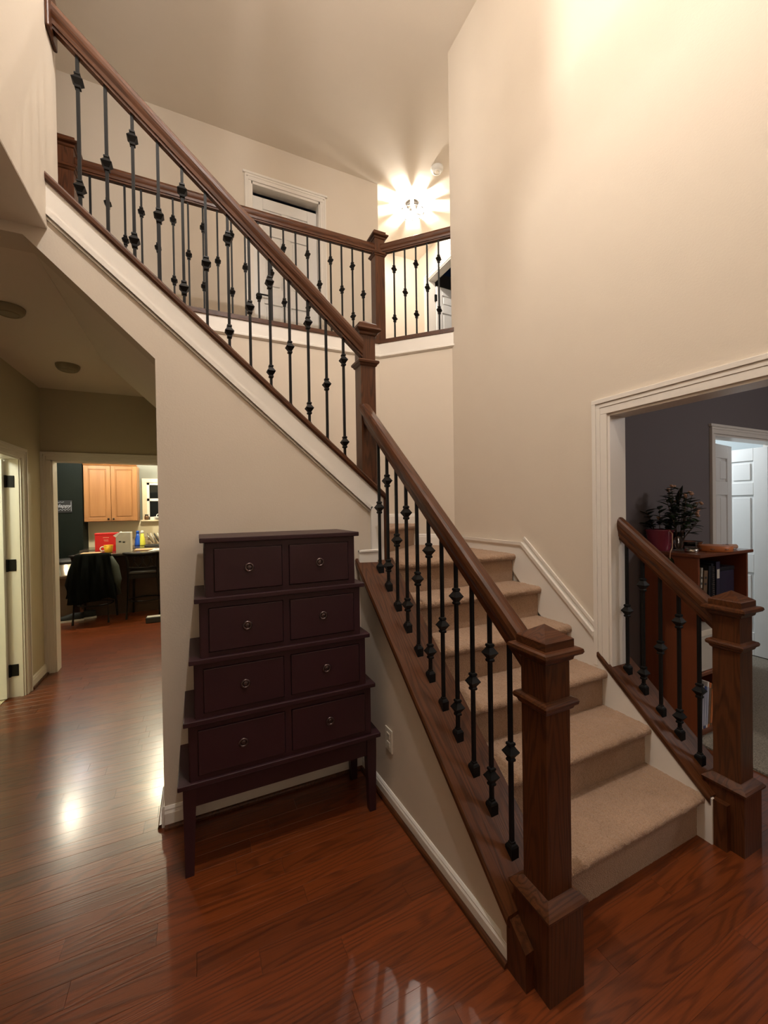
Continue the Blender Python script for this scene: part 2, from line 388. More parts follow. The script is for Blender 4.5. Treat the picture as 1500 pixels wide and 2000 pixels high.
baseboard('baseboard_hall_end', (-.165, YW+.3), (-.165, YW-.0))
baseboard('baseboard_left', (XL, 4.36), (XL, YK))
baseboard('baseboard_left_front', (XL, -1.4), (XL, 3.36))
# ------------------------------------------------------------------ staircase
stair = thing('staircase', (1.5, 1.0, 0), 'beige carpeted staircase climbing between white skirts to a corner landing', 'staircase')
TH = R(2.65); A0 = Vector((.998, .955, 0)); DR = Vector((-math.sin(TH), math.cos(TH), 0)); NR = Vector((math.cos(TH), math.sin(TH), 0))
def rail_pt(s, off, z): v = A0+DR*s+NR*off; return Vector((v.x, v.y, z))
NOSE = [(1.011+.2306*i, .200+.1928*i) for i in range(6)]
def carpet_strip(name, prof, x0, x1, amp, parent, xf=None):
    """profile polyline (y,z) dense, spread along X with pile noise"""
    nx = int(abs(x1-x0)/.005)+1; vs, fs = [], []; n = len(prof)
    nor = []
    for i in range(n):
        a = prof[max(0, i-1)]; b = prof[min(n-1, i+1)]; d = Vector((b[0]-a[0], b[1]-a[1])).normalized(); nor.append((-d.y, d.x))
    for j in range(nx+1):
        x = x0+(x1-x0)*j/nx
        for i, (y, z) in enumerate(prof):
            k = amp*(1.2*noise.noise(Vector((x*90, y*90, z*90)))+.6*noise.noise(Vector((x*40, y*40+7, z*40))))
            p = (x, y+nor[i][0]*k, z+nor[i][1]*k); vs.append(xf(p) if xf else p)
    for j in range(nx):
        for i in range(n-1): fs.append([j*n+i, (j+1)*n+i, (j+1)*n+i+1, j*n+i+1])
    me = mesh(vs, fs); bm = bmesh.new(); bm.from_mesh(me); bmesh.ops.recalc_face_normals(bm, faces=bm.faces[:]); bm.to_mesh(me); bm.free()
    return ob(name, me, 'carpet', parent, True)
def along(name, pr, p0, p1, m0, m1, mat, parent):
    p0, p1 = Vector(p0), Vector(p1); d = p1-p0; L = d.length; d.normalize()
    s_ = d.cross(Vector((0, 0, 1))).normalized(); u = s_.cross(d)
    M = Matrix((d, -s_, u)).transposed().to_4x4(); M.translation = p0; Mi = M.inverted().to_3x3()
    o = ob(name, sweep(pr, (0, 0, 0), (L, 0, 0), m0=Mi @ Vector(m0), m1=Mi @ Vector(m1)), mat)
    o.parent = parent; o.matrix_parent_inverse = Matrix.Translation(parent.location).inverted(); o.matrix_basis = M
    return o
def lin(a, b, st):
    n = max(1, int(math.hypot(b[0]-a[0], b[1]-a[1])/st)); return [(a[0]+(b[0]-a[0])*i/n, a[1]+(b[1]-a[1])*i/n) for i in range(n)]
def tread_prof(y, z, depth):
    # y: nose front, z: top. from the riser under the nose round to the back
    r = .021; p = lin((y+.034, z-.046), (y+.022, z-.044), .007)
    for i in range(11):
        a = -math.pi/2-math.pi*i/10; p.append((y+r+r*math.cos(a)*1.0, z-r+r*math.sin(a)))
    p = [(q[0], q[1]) for q in p]
    p += lin((y+r+.006, z), (y+depth, z), .009)+[(y+depth, z)]
    return p
XI0, XI1 = 1.05, 2.022
for i, (y, z) in enumerate(NOSE):
    d = .2306+.04 if i < 5 else .5
    xa = XI0 if i < 5 else .99
    carpet_strip('tread', tread_prof(y, z, d), xa, XI1, .0032, stair)
    zb = 0 if i == 0 else NOSE[i-1][1]
    carpet_strip('riser', lin((y+.034, zb), (y+.034, z-.04), .009)+[(y+.034, z-.04)], xa, XI1, .0010, stair)
ZLD = NOSE[5][1]
# landing carpet behind the last nose (polygon up to the 45 degree wall)
ob('landing', prism([(.98, 2.62), (2.04, 2.62), (2.04, 2.92), (1.56, 3.40), (.98, 3.40)], 2, ZLD-.1, ZLD+.0005), 'carpet', stair)
# winder step on the landing, riser runs diagonally from the newel
WD = Vector((.731, .682, 0)); W0 = Vector((1.284, 2.672, 0))-WD*.42; WN = Vector((WD.y, -WD.x, 0)); ZWI = ZLD+.193
def wxf(p):  # local (x along riser, y away from nose, z)
    v = W0+WD*p[0]-WN*p[1]; return (v.x, v.y, p[2])
carpet_strip('winder_tread', tread_prof(0, ZWI, .10), 0, 1.16, .0022, stair, wxf)
carpet_strip('winder_riser', lin((.034, ZLD), (.034, ZWI-.04), .009)+[(.034, ZWI-.04)], 0, 1.16, .001, stair, wxf)
q0 = W0-WN*.09; q1 = W0+WD*1.14-WN*.09
ob('winder_top', prism([(q0.x, q0.y), (q1.x, q1.y), (1.56, 3.40), (.93, 3.40), (.93, q0.y)], 2, ZLD, ZWI), 'carpet', stair)
# upper flight (rises toward -X behind its curb)
for k in range(8):
    x = .95-.213*k; z = ZWI+(Z2-ZWI)/8*(k+1)
    if z > Z2-.01: ob('tread', boxm(-1.83, x, YW+.14, 3.40, z-.10, z, .012, 2), 'carpet', stair)
    else: ob('tread', joinm([boxm(x-.240, x, YW+.14, 3.40, z-.04, z, .012, 2), boxm(x-.045, x-.025, YW+.14, 3.40, z-.2, z-.03)]), 'carpet', stair)
# left curb (between lower flight and entry), its white panel edge and its oak cap
SL = .876
def zc_low(s): return .146+SL*s
SE = (YW-A0.y)/DR.y
def lowprism(poly, o0, o1):   # poly in (s,z)
    n = len(poly); vs = [rail_pt(s, o0, z) for s, z in poly]+[rail_pt(s, o1, z) for s, z in poly]
    fs = [list(range(n)), list(range(2*n-1, n-1, -1))]+[[(i+1) % n, i, n+i, n+(i+1) % n] for i in range(n)]
    me = mesh(vs, fs); bm = bmesh.new(); bm.from_mesh(me); bmesh.ops.recalc_face_normals(bm, faces=bm.faces[:]); bm.to_mesh(me); bm.free(); return me
cap_t = .030/math.cos(math.atan(SL))
ob('curb_wall', lowprism([(.03, 0), (SE+.03, 0), (SE+.03, zc_low(SE+.03)-cap_t), (.03, zc_low(.03)-cap_t)], -.092, .085), 'wall', stair)
# flat white band under the cap on the entry side, with a thin bead
ob('curb_trim', joinm([lowprism([(.03, zc_low(.03)-cap_t-.10), (SE-.005, zc_low(SE)-cap_t-.062), (SE-.005, zc_low(SE)-cap_t), (.03, zc_low(.03)-cap_t)], -.101, -.092),
    lowprism([(.03, 0), (.075, 0), (.115, zc_low(.115)-cap_t-.05), (.03, zc_low(.03)-cap_t-.02)], -.1005, -.092)]), 'wall', stair)
e_lr = thing('stair_railing', (A0.x, A0.y, 0), 'dark oak handrail with black iron balusters along the lower flight, nearest the dresser', 'railing')
along('base_cap', [(-.117, 0), (.117, 0), (.122, -.008), (.122, -.022), (.117, -.030), (-.117, -.030), (-.122, -.022), (-.122, -.008)], rail_pt(.045, 0, zc_low(.045)), rail_pt(SE, 0, zc_low(SE)), DR, (0, 1, 0), 'oak_x', e_lr)
# dark end board of the curb beside the newel
ob('curb_end_board', lowprism([(-.020, 0), (.060, 0), (.060, .185), (-.020, .120)], -.110, -.070), 'oak_z', e_lr)
# baseboard along the curb wall
b0, b1 = rail_pt(SE, -.092, 0), rail_pt(.06, -.092, 0)
baseboard('baseboard_stair', (b0.x, b0.y), (b1.x, b1.y), h=.72)
# right skirt, landing baseboard
def zsk(y): return 1.246-.857*(2.10-y)
SK = [(.985, 0), (.985, .20), (1.53, .64), (1.555, zsk(1.555)), (2.10, 1.246), (2.92, 1.246), (2.92, 1.05), (2.2, 1.05), (1.2, 0)]
ob('skirt_backing', prism([(1.556, zsk(1.556)-.03), (1.556, zsk(1.556)+.05), (2.085, zsk(2.085)+.05), (2.10, 1.246), (2.10, 1.2)], 0, XR-.009, XR), 'trim', stair)
ob('skirt_board', prism(SK, 0, XR-.018, XR+.0), 'trim', stair)
ob('skirt_moulding', joinm([sweep([(0, 0), (.014, 0), (.012, -.022), (.004, -.034), (0, -.034)], (XR-.018, 2.10, 1.252), (XR-.018, 1.555, zsk(1.555)+.006), m0=(0, .92, .39), m1=(0, 1, 0)),
    sweep([(0, 0), (.014, 0), (.012, -.022), (.004, -.034), (0, -.034)], (XR-.018, 2.92, 1.252), (XR-.018, 2.10, 1.252), m1=(0, .92, .39))]), 'trim', stair)
ob('skirt_bead', sweep([(0, 0), (.009, 0), (.009, -.016), (0, -.022)], (XR-.008, 2.085, zsk(2.085)+.056), (XR-.008, 1.557, zsk(1.557)+.056), m1=(0, 1, 0)), 'trim', stair)
# right curb with cap, below the opening
ob('right_curb', prism([(.985, 0), (1.47, 0), (1.47, .60), (.985, .19)], 0, XR+.0, XR+.155), 'wall', stair)
baseboard('baseboard_winder', (1.56, 3.40), (2.02, 2.94), z=ZLD, shoe=False)
baseboard('baseboard_winder_top', (1.56+.02, 3.38), (1.80, 3.16), z=ZWI, h=.9, shoe=False)
baseboard('baseboard_winder_back', (.95, 3.40), (1.56, 3.40), z=ZWI, h=.9, shoe=False)

# ------------------------------------------------------------------ newels, balusters, handrails
def newel(parent, cx, cy, z0, z1, wbase, wsh, basez=None, collar=None, rot=0, label=None):
    """square box newel: base block, shaft, collar, moulded cap with low pyramid. z1 = underside of cap plate"""
    h = wsh/2
    def T(me): me.transform(Matrix.Translation((cx, cy, 0)) @ Matrix.Rotation(rot, 4, 'Z')); return me
    def sq(prof): return T(lathem(prof, sq=True))
    n = ob('newel_post', sq([(h, z0), (h, z1)]), 'oak_z', parent)
    if basez:
        b = wbase/2
        o = ob('base_block', sq([(b, z0), (b, z0+basez)]), 'oak_z', n)
        o = ob('base_moulding', sq([(b, z0+basez-.004), (b+.010, z0+basez), (b+.012, z0+basez+.010), (b+.004, z0+basez+.018), (b-.006, z0+basez+.026), (h+.004, z0+basez+.034), (h, z0+basez+.036)]), 'oak_x', n)
    if collar:
        ob('collar', sq([(h, collar-.024), (h+.007, collar-.018), (h+.010, collar-.010), (h+.018, collar-.004), (h+.020, collar+.006), (h+.016, collar+.013), (h+.004, collar+.017), (h, collar+.018)]), 'oak_x', n)
    c = ob('newel_cap', sq([(h, z1-.026), (h+.008, z1-.020), (h+.011, z1-.008), (h+.027, z1-.001), (h+.031, z1+.006), (h+.029, z1+.015), (h+.022, z1+.019), (h+.010, z1+.020), (h+.010, z1+.044), (h+.007, z1+.047), (.001, z1+.083)]), 'oak_x', n)
    return n
def railm(p0, p1, m0, m1, w=.033, h=.092):
    pr = [(-.016, -h), (.016, -h), (.016, -h+.012), (.022, -h+.013), (.024, -h+.030), (w-.003, -h+.042), (w, -h+.052), (w, -.026), (w-.006, -.010), (w-.016, -.002), (0, 0), (-w+.016, -.002), (-w+.006, -.010), (-w, -.026), (-w, -h+.052), (-w+.003, -h+.042), (-.024, -h+.030), (-.022, -h+.013), (-.016, -h+.012)]
    p0, p1 = Vector(p0), Vector(p1); d = (p1-p0); L = d.length; d.normalize()
    # built along local X so the grain follows the rail
    s = d.cross(Vector((0, 0, 1))).normalized(); u = s.cross(d)
    M = Matrix((d, -s, u)).transposed().to_4x4(); M.translation = p0
    Mi = M.inverted().to_3x3()
    me = sweep(pr, (0, 0, 0), (L, 0, 0), m0=Mi @ Vector(m0), m1=Mi @ Vector(m1))
    return me, M
def handrail(parent, p0, p1, m0, m1):
    me, M = railm(p0, p1, m0, m1); o = ob('handrail', me, 'oak_x')
    o.parent = parent; o.matrix_parent_inverse = Matrix.Translation(parent.location).inverted(); o.matrix_basis = M
    return o
hb = .0066
KN = lathem([(hb, -.036), (.0115, -.033), (.0125, -.026), (.0095, -.021), (.0135, -.014), (.0225, 0), (.0135, .014), (.0095, .021), (.0125, .026), (.0115, .033), (hb, .036)], sq=True)
SHOE = lathem([(.0165, -.012), (.0165, .026), (.013, .033), (.0095, .037), (.0085, .043), (hb, .044)], sq=True)
KN.materials.append(MATS['iron']); SHOE.materials.append(MATS['iron'])
BARS = {}
def baluster(parent, x, y, z, L, kn, rot=0, shoe=True):
    key = round(L, 3)
    if key not in BARS: BARS[key] = lathem([(hb, 0), (hb, L)], sq=True); BARS[key].materials.append(MATS['iron'])
    o = ob('baluster', BARS[key]); o.parent = parent; o.matrix_parent_inverse = Matrix.Translation(parent.location).inverted()
    o.location = (x, y, z); o.rotation_euler = (0, 0, rot)
    for k in kn:
        c = ob('knuckle', KN); c.parent = o; c.location = (0, 0, k)
    if shoe: c = ob('shoe', SHOE); c.parent = o
    return o
# lower left railing
newel(e_lr, A0.x-.002, A0.y-.012, 0, 1.040, .146, .101, .262, .885)
def zrail_low(s): return 1.018+.862*s
sA, sB = .045, 1.32
handrail(e_lr, rail_pt(sA, 0, zrail_low(sA)), rail_pt(sB, 0, zrail_low(sB)), DR, (0, 1, 0))
for i in range(11):
    s = .143+.0996*i; p = rail_pt(s, 0, zc_low(s)-.002)
    baluster(e_lr, p.x, p.y, p.z, zrail_low(s)-.088-p.z, (.128, .595) if i % 2 else (.362,), TH)
# right railing
e_rr = thing('stair_railing', (2.125, .955, 0), 'short dark oak railing with newel at the foot of the stairs, beside the bookcase', 'railing')
newel(e_rr, 2.130, .957, 0, 1.030, .142, .101, .262, .88)
zr = lambda y: .245+.862*(y-1.03)
along('base_cap', [(-.10, 0), (.10, 0), (.105, -.008), (.105, -.022), (.10, -.03), (-.10, -.03), (-.105, -.022), (-.105, -.008)], (2.12, .99, zr(.99)), (2.12, 1.535, zr(1.535)), (0, 1, 0), (0, 1, 0), 'oak_x', e_rr)
ob('curb_end_board', boxm(2.030, 2.062, .935, 1.0, 0, .20), 'oak_z', e_rr)
zrr = lambda y: 1.035+.862*(y-1.0)
handrail(e_rr, (2.12, 1.0, zrr(1.0)), (2.12, 1.47, zrr(1.47)), (0, 1, 0), (0, 1, 0))
for i in range(5):
    y = 1.080+.0865*i
    baluster(e_rr, 2.12, y, zr(y)-.002, zrr(y)-.088-zr(y), (.335,) if i % 2 == 0 else (.100, .565))
# upper flight railing
e_ur = thing('stair_railing', (.2, 2.26, 2.3), 'long dark oak railing with iron balusters rising along the upper flight', 'railing')
YU = 2.25
newel(e_ur, .957, 2.297, zcap(1.02)-.02, 2.572, 0, .096, None, 2.385)
capu = [(-.095, 0), (.105, 0), (.105, -.03), (-.095, -.03), (-.10, -.022), (-.10, -.008)]
along('base_cap', [(-.105, 0), (.105, 0), (.11, -.008), (.11, -.022), (.105, -.03), (-.105, -.03), (-.11, -.022), (-.11, -.008)], (1.01, YU, zcap(1.01)), (-.557, YU, zcap(-.557)), (1, 0, 0), (1, 0, 0), 'oak_x', e_ur)
ob('cap_drop', boxm(1.0, 1.02, YW-.012, YW+.15, 1.12, zcap(1.01)-.03), 'oak_z', e_ur)
zru = lambda x: 3.305-.853*x
handrail(e_ur, (.915, YU, zru(.915)), (-.553, YU, zru(-.553)), (1, 0, 0), (1, 0, 0))
ro = joinm([boxm(-.556, -.540, YU-.062, YU+.062, zru(-.55)-.165, zru(-.55)+.055, .006, 2)]); ob('rosette', ro, 'oak_z', e_ur)
for i in range(13):
    x = -.456+.1046*i
    baluster(e_ur, x, YU, zcap(x)-.002, zru(x)-.088*1.25-zcap(x), (.122, .605) if i % 2 == 0 else (.36,))
# gallery railing
e_gr = thing('gallery_railing', (1.58, 3.45, Z2), 'dark oak gallery railing with iron balusters turning a corner on the upper floor', 'railing')
YG = 3.445
ob('base_cap', sweep([(-.06, 0), (.07, 0), (.07, -.035), (-.06, -.035)], (-.70, YG, 3.052), (1.585, YG, 3.052), m1=(math.cos(R(22.5)), -math.sin(R(22.5)), 0)), 'oak_x', e_gr)
g0 = Vector((1.585, YG, 3.052)); gd = Vector((1, -1, 0)).normalized(); g1 = g0+gd*.72
ob('base_cap', sweep([(-.06, 0), (.07, 0), (.07, -.035), (-.06, -.035)], g0, g1, m0=(math.cos(R(22.5)), -math.sin(R(22.5)), 0), m1=gd), 'oak_x', e_gr)
newel(e_gr, 1.585, 3.455, 3.04, 4.025, 0, .098, None, 3.865, rot=R(22.5*0))
newel(e_gr, -.775, 3.45, 2.95, 4.02, 0, .105, None, 3.865)
handrail(e_gr, (-.72, YG, 3.965), (1.54, YG, 3.965), (1, 0, 0), (1, 0, 0))
handrail(e_gr, Vector((1.61, 3.425, 3.965)), Vector((2.075, 2.96, 3.965)), gd, gd)
for i in range(21):
    x = 1.429-.1035*i
    if x > -.70: baluster(e_gr, x, YG, 3.05, .828, (.425,) if i % 2 == 0 else (.205, .66), 0, False)
for i in range(5):
    p = Vector((1.695, 3.335, 3.05))+gd*(.1045*i)
    baluster(e_gr, p.x, p.y, 3.05, .828, (.205, .66) if i % 2 == 0 else (.425,), R(45), False)

# white bands below caps
trim('trim_1', joinm([
    prism([(-.557, zcap(-.557)-.035), (1.0, zcap(1.0)-.035), (1.0, 1.16), (.93, 1.16), (.93, zcap(.93)-.155), (-.557, zcap(-.557)-.155)], 1, YW-.012, YW),
    prism([(-.557, zcap(-.557)-.150), (.93, zcap(.93)-.150), (.918, zcap(.918)-.178), (-.557, zcap(-.557)-.178)], 1, YW-.018, YW),
    prism([(-.557, zcap(-.557)-.186), (.918, zcap(.918)-.186), (.912, zcap(.912)-.196), (-.557, zcap(-.557)-.196)], 1, YW-.008, YW),
    boxm(.918, .936, YW-.018, YW, 1.16, zcap(.93)-.150)]))
trim('trim_2', joinm([boxm(.838, .955, YW-.024, YW, 1.17, 1.262, .004), boxm(.838, .958, YW-.030, YW, 1.245, 1.262, .004)]))
# gallery fascia
def fascia(p0, p1, m0, m1):
    return joinm([sweep([(0, 0), (.014, 0), (.014, -.10), (.022, -.106), (.022, -.120), (.006, -.132), (0, -.132)], p0, p1, m0=m0, m1=m1)])
mm = (math.cos(R(22.5)), -math.sin(R(22.5)), 0)
trim('trim_3', joinm([fascia((-.70, 3.40, 3.017), (1.56, 3.40, 3.017), (1, 0, 0), mm), fascia((1.56, 3.40, 3.017), (2.065, 2.895, 3.017), mm, gd)]))

# opening casing on the right wall
def board_frame(name, ms, mat='trim'): return trim(name, joinm(ms), mat)
def casing_v(plane, a0, a1, z0, z1, ax, out, w_bead=True):
    """vertical casing board: plane coordinate, span a0..a1 (a1 = outer side), ax: 0 = wall of constant X, 1 = constant Y; out = +-1"""
    ms = []; s = 1 if a1 > a0 else -1; w = abs(a1-a0)
    for u0, u1, t in ((0, .45, .013), (.45, .72, .016), (.72, 1, .022)):
        lo, hi = sorted((a0+s*w*u0, a0+s*w*u1)); p0, p1 = sorted((plane, plane+out*t)); zt = z1+w*u0-.002
        ms.append(boxm(p0, p1, lo, hi, z0, zt, .0015) if ax == 0 else boxm(lo, hi, p0, p1, z0, zt, .0015))
    return ms
def casing_h(plane, a0, a1, z0, w, ax, out):
    ms = []
    for u0, u1, t in ((0, .45, .013), (.45, .72, .016), (.72, 1, .022)):
        p0, p1 = sorted((plane, plane+out*t)); lo, hi = sorted((a0, a1)); e = w*u1
        ms.append(boxm(p0, p1, lo-e, hi+e, z0+w*u0, z0+w*u1, .0015) if ax == 0 else boxm(lo-e, hi+e, p0, p1, z0+w*u0, z0+w*u1, .0015))
    return ms
board_frame('trim_4', casing_v(XR, 1.47, 1.555, .60, 1.997, 0, -1)+casing_h(XR, -.35, 1.47, 1.995, .085, 0, -1)+[boxm(XR-.002, XR+.125, 1.458, 1.472, .60, 1.995), boxm(XR-.002, XR+.125, -.36, 1.46, 1.982, 1.996)]+casing_v(XR+.12, 1.47, 1.555, .56, 1.997, 0, 1))
# kitchen opening casing
board_frame('trim_5', casing_v(YK, -1.235, -1.315, 0, 2.0, 1, -1)+casing_h(YK, -1.235, .35, 2.0, .075, 1, -1)+[boxm(-1.236, -1.222, YK-.002, YK+.125, 0, 2.0), boxm(-1.236, .35, YK-.002, YK+.125, 1.988, 2.0)])
# bathroom door (open into the bathroom)
d1 = setting('door_1', (XL, 4.27, 0))
ob('casing', joinm(casing_v(XL, 4.27, 4.35, 0, 1.962, 0, 1)+casing_h(XL, 3.45, 4.27, 1.96, .08, 0, 1)), 'trim', d1)
ob('jamb', joinm([boxm(XL-.115, XL+.002, 4.256, 4.272, 0, 1.96), boxm(XL-.115, XL, 3.45, 4.27, 1.946, 1.962), boxm(XL-.030, XL-.010, 4.248, 4.258, 0, 1.95)]), 'trim', d1)
leaf = ob('door_leaf', boxm(-2.14, XL-.100, 4.203, 4.240, .012, 1.94, .002), 'doorwhite', d1)
for z in (.22, 1.08, 1.765):
    ob('hinge', joinm([boxm(XL-.090, XL-.040, 4.249, 4.257, z-.048, z+.048, .002), tubem([(XL-.094, 4.246, z-.05), (XL-.094, 4.246, z+.05)], .009, 10)]), 'iron', d1)
# six panel door helper, in the plane (u,z), extruded by a map
def panel_door(name, parent, fn, w, h, mat='doorwhite', t=.036):
    """fn(u, d, z): u along the width, d out of the face"""
    def bx(u0, u1, d0, d1, z0, z1):
        me = boxm(u0, u1, d0, d1, z0, z1, .003)
        for v in me.vertices: v.co = fn(*v.co)
        return me
    slab = ob(name, bx(0, w, 0, t*.6, 0, h), mat, parent)
    st = .11; cx = w/2
    ms = [bx(0, st, t*.6, t, 0, h), bx(w-st, w, t*.6, t, 0, h)]
    rows = ((.22, .80), (.98, 1.55), (1.67, h-.12)); zs = [(0, .22), (.80, .98), (1.55, 1.67), (h-.12, h)]
    ms += [bx(st, w-st, t*.6, t, a, b) for a, b in zs]+[bx(cx-.05, cx+.05, t*.6, t, a, b) for a, b in rows]
    ob('stile_and_rail', joinm(ms), mat, slab)
    for a, b in rows:
        for u0, u1 in ((st, cx-.05), (cx+.05, w-st)):
            ob('panel', bx(u0+.025, u1-.025, t*.55, t*.9, a+.025, b-.025), mat, slab)
    return slab
# gallery door
d2 = setting('door_2', (.95, 4.46, Z2))
ob('casing', joinm(casing_v(4.46, .585, .517, Z2, 4.99, 1, -1)+casing_v(4.46, 1.33, 1.398, Z2, 4.99, 1, -1)+casing_h(4.46, .585, 1.33, 4.99, .085, 1, -1)), 'trim', d2)
ob('jamb', joinm([boxm(.585, .598, 4.46, 4.58, Z2, 4.99), boxm(1.317, 1.33, 4.46, 4.58, Z2, 4.99), boxm(.585, 1.33, 4.46, 4.58, 4.965, 4.99)]), 'trim', d2)
pl2 = panel_door('door_leaf', d2, lambda u, d, z: (.602+u, 4.575-d, Z2+.012+z), .712, 1.945)
lv = ob('lever', joinm([lathem([(.032, 0), (.032, .006), (.022, .012), (.012, .016), (.012, .045)], 16), boxm(0, .10, -.008, .008, .036, .050, .004)]), 'iron', pl2)
lv.data.transform(Matrix.Translation((.655, 4.539, 3.83)) @ Matrix.Rotation(R(90), 4, 'X'))
# gallery hall door (open)
d3 = setting('door_3', (3.27, 4.9, Z2))
ob('casing', joinm(casing_v(3.27, 5.30, 5.385, Z2, 4.98, 0, -1)+casing_v(3.27, 4.53, 4.445, Z2, 4.98, 0, -1)+casing_h(3.27, 4.53, 5.30, 4.98, .085, 0, -1)), 'trim', d3)
ob('jamb', joinm([boxm(3.27, 3.39, 5.285, 5.30, Z2, 4.98), boxm(3.27, 3.39, 4.53, 4.545, Z2, 4.98), boxm(3.27, 3.39, 4.53, 5.30, 4.965, 4.98)]), 'trim', d3)
panel_door('door_leaf', d3, lambda u, d, z: (3.40+u, 5.30-d+u*.04, Z2+.012+z), .72, 1.94)
ob('hinge', joinm([boxm(3.375, 3.41, 5.262, 5.288, z-.05, z+.05) for z in (3.2, 3.95, 4.72)]), 'iron', d3)
# side room: double doors, left leaf almost closed, right leaf swung back into the bright room
d4 = setting('door_4', (4.3, 1.82, 0))
ob('casing', joinm(casing_v(1.82, 3.80, 3.735, 0, 2.06, 1, -1)+casing_v(1.82, 4.90, 4.965, 0, 2.06, 1, -1)+casing_h(1.82, 3.80, 4.90, 2.06, .075, 1, -1)), 'trim', d4)
ob('jamb', joinm([boxm(3.80, 3.812, 1.82, 1.94, 0, 2.06), boxm(4.888, 4.90, 1.82, 1.94, 0, 2.06), boxm(3.80, 4.90, 1.82, 1.94, 2.045, 2.06)]), 'trim', d4)
ca, sa = math.cos(R(9)), math.sin(R(9))
panel_door('door_leaf', d4, lambda u, d, z: (3.815+u*ca+d*sa, 1.945+u*sa-d*ca, .02+z), .70, 2.0)
panel_door('door_leaf', d4, lambda u, d, z: (4.888-d, 1.89+u, .02+z), .70, 2.0)

# outlet on the curb wall
ol = thing('outlet_plate', rail_pt(.85, -.092, .32), 'ivory wall outlet plate low on the stair wall right of the dresser', 'outlet')
c = rail_pt(.885, 0, .325)
me = boxm(-.006, 0, -.036, .036, -.058, .058, .002); M = Matrix.Translation(rail_pt(.885, -.092, .325)) @ Matrix.Rotation(TH, 4, 'Z'); me.transform(M)
ob('cover_plate', me, 'plate', ol)
for z in (-.022, .022):
    me = boxm(-.0085, -.005, -.016, .016, z-.014, z+.014, .002); me.transform(M); r_ = ob('receptacle', me, 'plate', ol)
    me = joinm([boxm(-.0092, -.008, -.007, -.005, z-.004, z+.006), boxm(-.0092, -.008, .005, .007, z-.004, z+.006)]); me.transform(M); ob('slot', me, 'ink', r_)

# ------------------------------------------------------------------ dresser
def dresser():
    e = thing('stepped_dresser', (.355, 1.97, 0), 'dark plum stepped dresser of eight drawers, narrowing upward, against the beige wall', 'dresser')
    cx = .355; zs = [.392, .644, .892, 1.141, 1.388]; hw = [.447, .4225, .3975, .373, .349]
    yf, yb = 1.80, 2.132
    for z, h in zip(zs, hw):
        ob('shelf_board', boxm(cx-h, cx+h, yf, yb, z-.020, z, .003, 2), 'plum', e)
    for i in range(4):
        z0, z1 = zs[i], zs[i+1]-.020; h = hw[i+1]-.022
        b = ob('tier_body', boxm(cx-h, cx+h, yf+.022, yb-.004, z0, z1, .002), 'plum', e)
        # stiles and rails proud of the body leave the drawer openings
        ob('face_frame', joinm([boxm(cx-h, cx-h+.030, yf+.014, yf+.022, z0, z1), boxm(cx+h-.030, cx+h, yf+.014, yf+.022, z0, z1), boxm(cx-.014, cx+.014, yf+.014, yf+.022, z0, z1),
            boxm(cx-h, cx+h, yf+.0142, yf+.022, z0, z0+.020), boxm(cx-h, cx+h, yf+.0142, yf+.022, z1-.024, z1)]), 'plum', b)
        for s in (-1, 1):
            ob('side_frame', joinm([boxm(*sorted((cx+s*h, cx+s*(h+.004))), yf+.022, yf+.06, z0, z1), boxm(*sorted((cx+s*h, cx+s*(h+.004))), yb-.05, yb-.004, z0, z1), boxm(*sorted((cx+s*h, cx+s*(h+.004))), yf+.06, yb-.05, z1-.03, z1), boxm(*sorted((cx+s*h, cx+s*(h+.004))), yf+.06, yb-.05, z0, z0+.03)]), 'plum', b)
            u0, u1 = sorted((cx+s*.0165, cx+s*(h-.0325)))
            # drawer front: bevelled raised panel
            m1 = boxm(u0, u1, yf+.008, yf+.024, z0+.0225, z1-.0265, .003, 2)
            dr = ob('drawer', m1, 'plum', e)
            k = Vector(((u0+u1)/2, yf+.006, (z0+z1)/2+.0))
            me = joinm([torusm(.0155, .0045, 24, 8), lathem([(.012, -.004), (.012, .001), (.005, .003)], 16)])
            me.transform(Matrix.Translation(k) @ Matrix.Rotation(R(90), 4, 'X')); ob('ring_knob', me, 'plumknob', dr, True)
    h = hw[0]-.020
    a = [boxm(cx-h+.02, cx+h-.02, yf+.022, yf+.040, .285, .372), boxm(cx-h+.02, cx+h-.02, yb-.03, yb-.012, .30, .372), boxm(cx-h+.006, cx-h+.022, yf+.03, yb-.02, .30, .372), boxm(cx+h-.022, cx+h-.006, yf+.03, yb-.02, .30, .372)]
    ob('apron', joinm(a), 'plum', e)
    for sx in (-1, 1):
        for y in (yf+.040, yb-.035):
            x = cx+sx*(h-.023)
            vs = []; 
            for z, r, o in ((0, .0165, 0), (.16, .0205, 0), (.30, .024, 0), (.372, .024, 0)):
                for dx, dy in ((-1, -1), (1, -1), (1, 1), (-1, 1)): vs.append((x+sx*(.024-r)*.6+dx*r, y+dy*r, z))
            fs = [[3, 2, 1, 0], [12, 13, 14, 15]]+[[j*4+k, j*4+(k+1) % 4, j*4+4+(k+1) % 4, j*4+4+k] for j in range(3) for k in range(4)]
            ob('leg', mesh(vs, fs), 'plum', e)
dresser()

